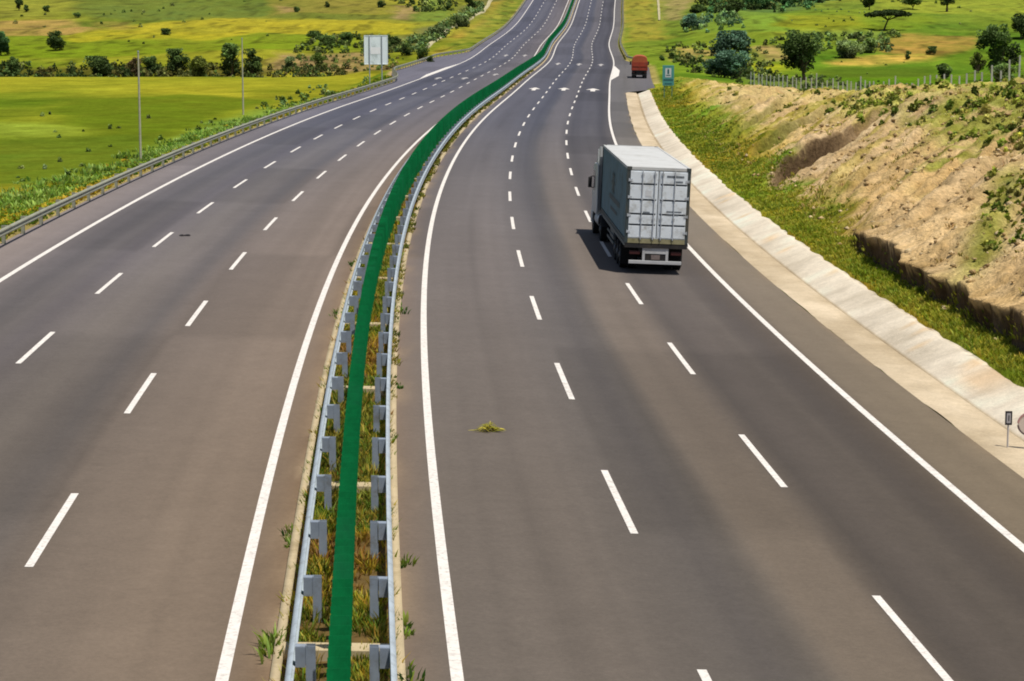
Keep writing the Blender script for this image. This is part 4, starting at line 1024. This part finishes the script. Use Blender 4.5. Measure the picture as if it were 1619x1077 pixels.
# ------------------------------------------------------------------ vehicles
mt_tyre = mat('tyre_rubber', (38, 37, 38), .9, var=.15, scale=4, spec=.2)
mt_rim = mat('wheel_rim', (120, 122, 124), .5, .3, dirt=(96, 86, 72))
mt_frame = mat('chassis_paint', (46, 44, 44), .75, var=.2, scale=3, dirt=(84, 74, 60))
mt_grey = mat('grey_rail', (126, 130, 130), .6, .1, var=.15, dirt=(110, 100, 86))
mt_cont = mat('container_paint', (240, 247, 252), .6, var=.07, scale=1.2, spec=.3, k=1.35, dirt=(172, 168, 156), dscale=2.2)
mt_roof = mat('container_roof', (236, 236, 232), .65, var=.06, scale=1.2, dirt=(204, 202, 194), dscale=1.1)
mt_side = mat('container_side', (136, 164, 172), .65, var=.10, scale=1.0, dirt=(112, 118, 112), dscale=.9)
mt_corner = mat('container_frame', (70, 82, 84), .65, var=.15, dirt=(110, 96, 70))
mt_seam = mat('door_seam', (66, 74, 84), .6)
mt_code = mat('faded_code_paint', (128, 136, 144), .7, var=.6, scale=24)
mt_gasket = mat('door_gasket', (40, 42, 46), .7)
mt_sill = mat('dirty_sill', (176, 168, 128), .8, var=.25, scale=3, dirt=(120, 116, 66), dscale=3)
mt_bar = mat('lock_bar', (222, 228, 234), .5, .0, dirt=(150, 146, 136))
mt_cab = mat('white_cab_paint', (232, 234, 234), .35, var=.04, spec=.5, dirt=(196, 190, 180))
mt_glass = mat('cab_glass', (40, 48, 56), .12, var=.03, spec=.7)
mt_red = mat('tail_lamp', (74, 22, 20), .5)
mt_plate = mat('plate_paint', (150, 134, 128), .6, var=.25, scale=12)
mt_white_bar = mat('bumper_paint', (226, 226, 226), .5, var=.12, scale=3, dirt=(170, 164, 156))
mt_logo = mat('side_emblem', (56, 76, 88), .6, var=.15)
mt_stick = mat('white_sticker', (248, 250, 252), .5)

def wheel(parent, x, y, r, wdt, dual=False):
    """axis along x; outer face on the side of x's sign"""
    sg_ = 1 if x > 0 else -1
    h = bpy.data.objects.new('wheel', None); COL.objects.link(h); h.parent = parent; h.location = (x, y, r); h.empty_display_size = .2
    mb = MB(); n = 28
    for off in ((0, -.36) if dual else (0,)):
        prof = [(-.5, .62), (-.5, .93), (-.42, .99), (.42, .99), (.5, .93), (.5, .62)]
        for k in range(len(prof)-1):
            a, b = prof[k], prof[k+1]
            vs = [((a[0]*wdt+off*1.0)*sg_, math.cos(t)*a[1]*r, math.sin(t)*a[1]*r) for t in np.linspace(0, 2*math.pi, n, endpoint=False)]+[((b[0]*wdt+off)*sg_, math.cos(t)*b[1]*r, math.sin(t)*b[1]*r) for t in np.linspace(0, 2*math.pi, n, endpoint=False)]
            mb.add(vs, [(i, (i+1) % n, n+(i+1) % n, n+i) for i in range(n)], 0, True)
    mb.build('tyre', mt_tyre, h)
    mb = MB(); mb.cyl((.30*wdt*sg_, 0, 0), (.44*wdt*sg_, 0, 0), r*.62, r*.60, 24); mb.cyl((.44*wdt*sg_, 0, 0), (.62*wdt*sg_, 0, 0), r*.26, r*.20, 16)
    for k in range(8): a = k*math.pi/4; mb.cyl((.44*wdt*sg_, math.cos(a)*r*.42, math.sin(a)*r*.42), (.50*wdt*sg_, math.cos(a)*r*.42, math.sin(a)*r*.42), .022, .022, 6)
    mb.cyl((-.45*wdt*sg_, 0, 0), (.3*wdt*sg_, 0, 0), r*.63, r*.63, 20, cap=False)
    mb.build('rim', mt_rim, h)
    return h
def road_frame(o, s, q, dyaw=0.0):
    p = P(s, q, .004); fwd = Vector(P(s+1, q, 0)-P(s-1, q, 0)).normalized(); rgt = Vector(P(s, q+1, 0)-P(s, q-1, 0)).normalized()
    up = rgt.cross(fwd).normalized(); rgt = fwd.cross(up)
    o.matrix_world = Matrix.Translation(Vector(p)) @ Matrix((rgt, fwd, up)).transposed().to_4x4() @ Matrix.Rotation(dyaw, 4, 'Z')

truck = empty('container_truck', label='grey white container truck driving away in the right lane with closed rear doors', cat='truck')
CW, CL_, CZ0, CZ1 = 1.22, 13.9, 1.22, 4.12
# corrugated box
def corr(x, y0, y1, z0, z1, depth, pitch=.28):
    ys = [y0]; xs = [x]; y = y0+.06
    while y+pitch < y1-.05:
        for dy, d_ in ((.0, 0), (.07, 1), (.14, 1), (.21, 0)): ys.append(y+dy); xs.append(x-math.copysign(depth, x)*d_)
        y += pitch
    ys.append(y1); xs.append(x); return xs, ys
mb = MB()
for sx in (-1, 1):
    xs, ys = corr(sx*(CW-.03), .12, CL_-.12, CZ0, CZ1, .036); n = len(xs)
    vs = [(x, y, CZ0+.12) for x, y in zip(xs, ys)]+[(x, y, CZ1-.08) for x, y in zip(xs, ys)]
    mb.add(vs, [(i, i+1, n+i+1, n+i) for i in range(n-1)], 1)
# roof with shallow pressed ridges
y = .12; vs = []; ny = 0
while y < CL_-.1:
    for dy, d_ in ((0, 0), (.10, .018), (.30, .018), (.40, 0)):
        if y+dy < CL_-.1: vs += [(-CW+.08, y+dy, CZ1-.03+d_), (CW-.08, y+dy, CZ1-.03+d_)]; ny += 1
    y += .52
mb.add(vs, [(2*i, 2*i+1, 2*i+3, 2*i+2) for i in range(ny-1)], 0)
mb.box(-CW+.04, CW-.04, CL_-.10, CL_-.04, CZ0+.1, CZ1-.06, 1)
mb.box(-CW+.06, CW-.06, .14, CL_-.12, CZ0+.06, CZ0+.16, 1)
cont = mb.build('container', [mt_roof, mt_side], truck)
mb = MB()
for sx in (-1, 1):
    for y0, y1 in ((0, .12), (CL_-.12, CL_)): mb.box(min(sx*CW, sx*(CW-.12)), max(sx*CW, sx*(CW-.12)), y0, y1, CZ0, CZ1, 0)
    mb.box(min(sx*CW, sx*(CW-.07)), max(sx*CW, sx*(CW-.07)), .12, CL_-.12, CZ0, CZ0+.14)
    mb.box(min(sx*CW, sx*(CW-.08)), max(sx*CW, sx*(CW-.08)), .12, CL_-.12, CZ1-.10, CZ1, 1)
mb.box(-CW+.12, CW-.12, 0, .12, CZ1-.11, CZ1+.002, 1); mb.box(-CW+.12, CW-.12, CL_-.12, CL_, CZ1-.11, CZ1+.002, 1)
for sx in (-1, 1):
    for y0 in (-.012, CL_-.17):
        mb.box(min(sx*(CW+.004), sx*(CW-.165)), max(sx*(CW+.004), sx*(CW-.165)), y0, y0+.185, CZ1-.125, CZ1+.006)
mb.build('frame', [mt_corner, mt_roof], cont)
# doors
for sx in (-1, 1):
    mb = MB(); a, b = (.012, CW-.075); x0, x1 = (a, b) if sx > 0 else (-b, -a)
    mb.box(x0, x1, .01, .06, CZ0+.16, CZ1-.13, 0)
    zt, zb = CZ1-.13, CZ0+.16; Hd = zt-zb
    for f in (.0, .235, .50, .735): # pressed panels between dark horizontal seams
        pass
    cuts = [0, .20, .36, .57, .80, 1.0]
    for c0, c1 in zip(cuts[:-1], cuts[1:]):
        mb.box(x0+.05, x1-.05, -.012, .012, zb+Hd*c0+.035, zb+Hd*c1-.035, 0, .01)
    for c0 in cuts[1:-1]: mb.box(x0+.07, x1-.07, .001, .013, zb+Hd*c0-.034, zb+Hd*c0+.034, 1)
    dr = mb.build('door', [mt_cont, mt_seam], cont)
    mb = MB(); mb.box(x0-.008 if sx > 0 else x1-.012, x0+.012 if sx > 0 else x1+.008, -.002, .03, zb, zt); mb.build('gasket', mt_gasket, dr) if False else None
for sx in (-1, 1):
    for z_ in (CZ0+.42, CZ0+1.05, CZ0+1.75, CZ0+2.4):
        mb = MB(); x0, x1 = sorted((sx*(CW-.20), sx*(CW-.05))); mb.box(x0, x1, -.026, -.012, z_-.045, z_+.045); mb.cyl((sx*(CW-.07), -.02, z_-.06), (sx*(CW-.07), -.02, z_+.06), .018, .018, 6); mb.build('hinge', mt_bar, cont)
mb = MB(); mb.box(-.0115, .0115, -.006, .05, CZ0+.17, CZ1-.14); mb.build('door_gap', mt_gasket, cont)
for x_ in (-.62, -.15, .15, .62):
    mb = MB(); mb.cyl((x_, -.045, CZ0+.12), (x_, -.045, CZ1-.10), .02, .02, 8)
    for z_ in (CZ0+.22, CZ0+.95, CZ0+1.7, CZ1-.25): mb.box(x_-.05, x_+.05, -.05, -.012, z_-.03, z_+.03)
    if abs(x_) < .0: mb.box(min(x_, x_+math.copysign(.34, x_)), max(x_, x_+math.copysign(.34, x_)), -.075, -.055, CZ0+1.02, CZ0+1.07)
    mb.build('lock_bar', mt_bar, cont)
mb = MB(); mb.box(-CW+.12, CW-.12, -.01, .12, CZ0-.02, CZ0+.155); mb.build('sill', mt_sill, cont)
mb = MB(); mb.box(-.50, -.26, -.020, -.0125, CZ0+1.78, CZ0+2.02); mb.build('sticker', mt_stick, cont)
# code marks on the right door, too small in the photo to read
for x0, x1, z0, z1 in ((.30, .96, CZ1-.37, CZ1-.29), (.64, .92, CZ1-.56, CZ1-.49), (.34, .92, CZ0+1.20, CZ0+1.25), (.34, .80, CZ0+1.08, CZ0+1.12), (-.56, -.30, CZ0+1.14, CZ0+1.20)):
    mb = MB(); mb.box(x0, x1, -.0175, -.0125, z0, z1); mb.build('code_mark', mt_code, cont)
# emblem on the left side: an eight rayed dark star shape with a band
mb = MB(); cy, cz = 7.2, 2.95; n = 16
x_ = -CW+.018
vs = [(x_, cy, cz)]+[(x_, cy+(1.05 if k % 2 == 0 else .5)*math.cos(2*math.pi*k/n), cz+(.62 if k % 2 == 0 else .3)*math.sin(2*math.pi*k/n)) for k in range(n)]
mb.add(vs, [(0, 1+(k+1) % n, 1+k) for k in range(n)])
mb.quad([(x_, 3.6, 2.2), (x_, 9.0, 2.2), (x_, 9.0, 2.42), (x_, 3.6, 2.42)]); mb.quad([(x_, 4.6, 1.8), (x_, 8.2, 1.8), (x_, 8.2, 1.94), (x_, 4.6, 1.94)])
mb.build('side_emblem', mt_logo, cont)
# trailer
mb = MB()
for sx in (-1, 1):
    mb.box(min(sx*.42, sx*.56), max(sx*.42, sx*.56), .15, 12.6, .82, 1.10)
    mb.box(min(sx*1.06, sx*1.24), max(sx*1.06, sx*1.24), .02, 12.9, 1.10, 1.215, 1)
for y_ in np.arange(.5, 12.6, 1.5): mb.box(-1.06, 1.06, y_-.06, y_+.06, 1.00, 1.205)
mb.box(-1.2, 1.2, .0, .16, 1.02, 1.195, 0)
for y_ in (2.15, 3.46, 4.77): mb.cyl((-1.0, y_, .5), (1.0, y_, .5), .07, .07, 8); mb.box(-.6, .6, y_-.05, y_+.05, .5, .85)
mb.box(-.75, -.45, 9.6, 9.75, .2, .95); mb.box(.45, .75, 9.6, 9.75, .2, .95)
mb.box(-1.15, -.62, 6.4, 8.4, .62, 1.05, 1, .04); mb.box(.62, 1.15, 6.4, 8.0, .62, 1.05, 0, .04)
mb.box(-1.20, -1.16, 5.8, 9.4, .50, .60, 1); mb.box(-1.20, -1.16, 5.8, 9.4, .78, .86, 1); mb.box(1.16, 1.20, 5.8, 9.4, .50, .60, 1); mb.box(1.16, 1.20, 5.8, 9.4, .78, .86, 1)
chs = mb.build('chassis', [mt_frame, mt_grey], truck)
for y_ in (2.15, 3.46, 4.77):
    for sx in (-1, 1): wheel(truck, sx*1.06, y_, .50, .30, True)
for sx in (-1, 1):
    mb = MB(); x0, x1 = sorted((sx*.62, sx*1.18)); mb.box(x0, x1, 1.40, 1.425, .22, .98); mb.build('mud_flap', mt_tyre, chs)
mb = MB(); mb.box(-1.02, 1.02, .02, .10, .40, .53, 0, .012); mb.box(-.50, -.40, .03, .11, .53, 1.02); mb.box(.40, .50, .03, .11, .53, 1.02); mb.box(-.40, .40, .035, .10, .80, 1.02); mb.build('bumper', mt_white_bar, chs)
mb = MB(); mb.box(-.16, .18, .024, .034, .575, .76); mb.build('number_plate', mt_plate, chs)
mb = MB(); mb.box(-.395, .395, .05, .09, .545, .79); mb.build('plate_backing', mt_frame, chs)
for sx in (-1, 1):
    mb = MB(); x0, x1 = sorted((sx*.60, sx*1.0)); mb.box(x0, x1, .05, .10, .76, .90, 0, .01); mb.build('tail_lamp', mt_red, chs)
# tractor unit, turned a touch to the left of the trailer
cabr = bpy.data.objects.new('cab', None); COL.objects.link(cabr); cabr.parent = truck; cabr.location = (-.10, 12.2, 0); cabr.rotation_euler = (0, 0, R(1.2))
mb = MB()
prof = [(1.95, 1.0), (4.35, 1.0), (4.42, 1.9), (4.25, 2.95), (3.7, 3.18), (1.95, 3.18)]
mb.prism_x(prof, -1.24, 1.24, 0)
mb.prism_x([(1.90, 3.18), (3.55, 3.18), (2.35, 3.98), (1.90, 4.02)], -1.18, 1.18, 0)
mb.box(-1.25, 1.25, 3.9, 4.55, .42, 1.0, 0, .06)
mb.prism_x([(1.45, 1.15), (1.95, 1.15), (1.95, 3.9), (1.80, 3.9)], -1.27, -1.23, 0); mb.prism_x([(1.45, 1.15), (1.95, 1.15), (1.95, 3.9), (1.80, 3.9)], 1.23, 1.27, 0)
body = mb.build('body', mt_cab, cabr)
mb = MB()
for sx in (-1, 1): mb.add([(sx*1.246, 3.1, 1.95), (sx*1.246, 4.28, 1.95), (sx*1.246, 4.12, 2.85), (sx*1.246, 3.1, 2.85)], [(0, 1, 2, 3)])
mb.add([(-1.1, 4.432, 1.95), (1.1, 4.432, 1.95), (1.1, 4.268, 2.9), (-1.1, 4.268, 2.9)], [(0, 1, 2, 3)]); mb.add([(-.6, 1.944, 2.2), (.6, 1.944, 2.2), (.6, 1.944, 2.8), (-.6, 1.944, 2.8)], [(0, 1, 2, 3)])
mb.build('window', mt_glass, cabr)
for sx in (-1, 1):
    mb = MB(); mb.box(min(sx*1.30, sx*1.47), max(sx*1.30, sx*1.47), 4.05, 4.15, 2.02, 2.50, 0, .03); mb.cyl((sx*1.2, 4.2, 2.55), (sx*1.4, 4.12, 2.5), .02, .02, 6); mb.cyl((sx*1.2, 4.2, 2.0), (sx*1.4, 4.12, 2.05), .02, .02, 6); mb.build('mirror', mt_frame, cabr)
    mb = MB(); mb.cyl((sx*.95, 1.0, .78), (sx*.95, 2.6, .78), .30, .30, 18); mb.build('fuel_tank', mt_white_bar, cabr)
mb = MB(); mb.box(-.5, .5, -1.4, 4.2, .62, .92); mb.box(-.4, .4, -.6, .6, .92, 1.08); mb.cyl((-1, .05, .52), (1, .05, .52), .08, .08, 8); mb.cyl((-1, 3.35, .52), (1, 3.35, .52), .08, .08, 8); mb.build('tractor_frame', mt_frame, cabr)
for sx in (-1, 1):
    wheel(cabr, sx*1.05, .05, .52, .30, True); wheel(cabr, sx*1.08, 3.35, .52, .30, False)
    mb = MB(); n = 10
    vs = [(sx*1.24*xx/1.24, .05+math.cos(t)*.62, .52+math.sin(t)*.62) for xx in (.8, 1.24) for t in np.linspace(.25, math.pi-.25, n)]
    mb.add(vs, [(i, i+1, n+i+1, n+i) for i in range(n-1)]); mb.build('mudguard', mt_frame, cabr)
road_frame(truck, 66.15, 8.80)

# parked red truck in the lay-by
mt_rbox = mat('red_body_paint', (186, 72, 44), .6, var=.15, scale=1.2, dirt=(150, 84, 60))
mt_tarp = mat('rust_red_tarpaulin', (206, 104, 62), .85, var=.18, scale=1.0, bmp=.4)
rt = empty('parked_truck', label='small red cargo truck parked in the right lay-by far down the road', cat='truck')
mb = MB(); mb.box(-1.12, 1.12, 0, 5.2, 1.15, 2.3); 
for y_ in np.arange(.0, 5.3, .86): 
    for sx in (-1, 1): mb.box(min(sx*1.12, sx*1.16), max(sx*1.12, sx*1.16), y_, y_+.08, 1.12, 2.34)
mb.box(-1.12, -1.04, -.04, .0, 1.12, 2.34); mb.box(1.04, 1.12, -.04, .0, 1.12, 2.34); mb.box(-.05, .05, -.04, 0, 1.12, 2.34); mb.box(-1.12, 1.12, -.05, 0, 1.70, 1.78)
mb.build('cargo_bed', mt_rbox, rt)
mb = MB(); n = 11; ny = 7; vs = []
for j in range(ny):
    for i in range(n):
        t = math.pi*i/(n-1); vs.append((-1.10*math.cos(t), .03+5.1*j/(ny-1), 2.30+(.92+.10*math.sin(j*2.1))*math.sin(t)**.55))
mb.add(vs, [(j*n+i, j*n+i+1, (j+1)*n+i+1, (j+1)*n+i) for j in range(ny-1) for i in range(n-1)], 0, True); mb.add(vs, [tuple(range(n)), tuple(range((ny-1)*n, ny*n))])
mb.build('tarpaulin', mt_tarp, rt)
mb = MB(); mb.box(-.45, .45, .1, 7.2, .72, 1.0); mb.box(-1.05, 1.05, .05, .15, .95, 1.13); mb.cyl((-1, 1.3, .48), (1, 1.3, .48), .08, .08, 8); mb.cyl((-1, 6.2, .48), (1, 6.2, .48), .08, .08, 8); mb.box(-1.05, 1.05, .02, .12, .45, .56); mb.box(-.98, -.55, .45, .8, .2, 1.1); mb.box(.55, .98, .45, .8, .2, 1.1)
mb.build('chassis', mt_frame, rt)
mb = MB(); mb.prism_x([(5.35, .7), (7.4, .7), (7.45, 1.5), (7.2, 2.55), (5.35, 2.6)], -1.1, 1.1); cb = mb.build('cab', mt_rbox, rt)
mb = MB(); mb.add([(-.95, 7.462, 1.55), (.95, 7.462, 1.55), (.95, 7.235, 2.45), (-.95, 7.235, 2.45)], [(0, 1, 2, 3)])
for sx in (-1, 1): mb.add([(sx*1.106, 5.9, 1.55), (sx*1.106, 7.2, 1.55), (sx*1.106, 7.05, 2.4), (sx*1.106, 5.9, 2.4)], [(0, 1, 2, 3)])
mb.build('window', mt_glass, cb)
for sx in (-1, 1):
    wheel(rt, sx*.92, 1.3, .48, .28, True); wheel(rt, sx*.95, 6.2, .48, .28, False)
    mb = MB(); x0, x1 = sorted((sx*.70, sx*1.0)); mb.box(x0, x1, .0, .05, .80, .92); mb.build('tail_lamp', mt_red, rt)
    mb = MB(); x0, x1 = sorted((sx*1.2, sx*1.42)); mb.box(x0, x1, 6.9, 7.0, 1.7, 2.25, 0, .02); mb.cyl((sx*1.08, 7.0, 2.2), (sx*1.3, 6.95, 2.15), .02, .02, 6); mb.build('mirror', mt_frame, cb)
road_frame(rt, 306.2, 15.35)

# attach every part's parent transform (empties are placed first, children keep local coordinates)
bpy.context.view_layer.update()
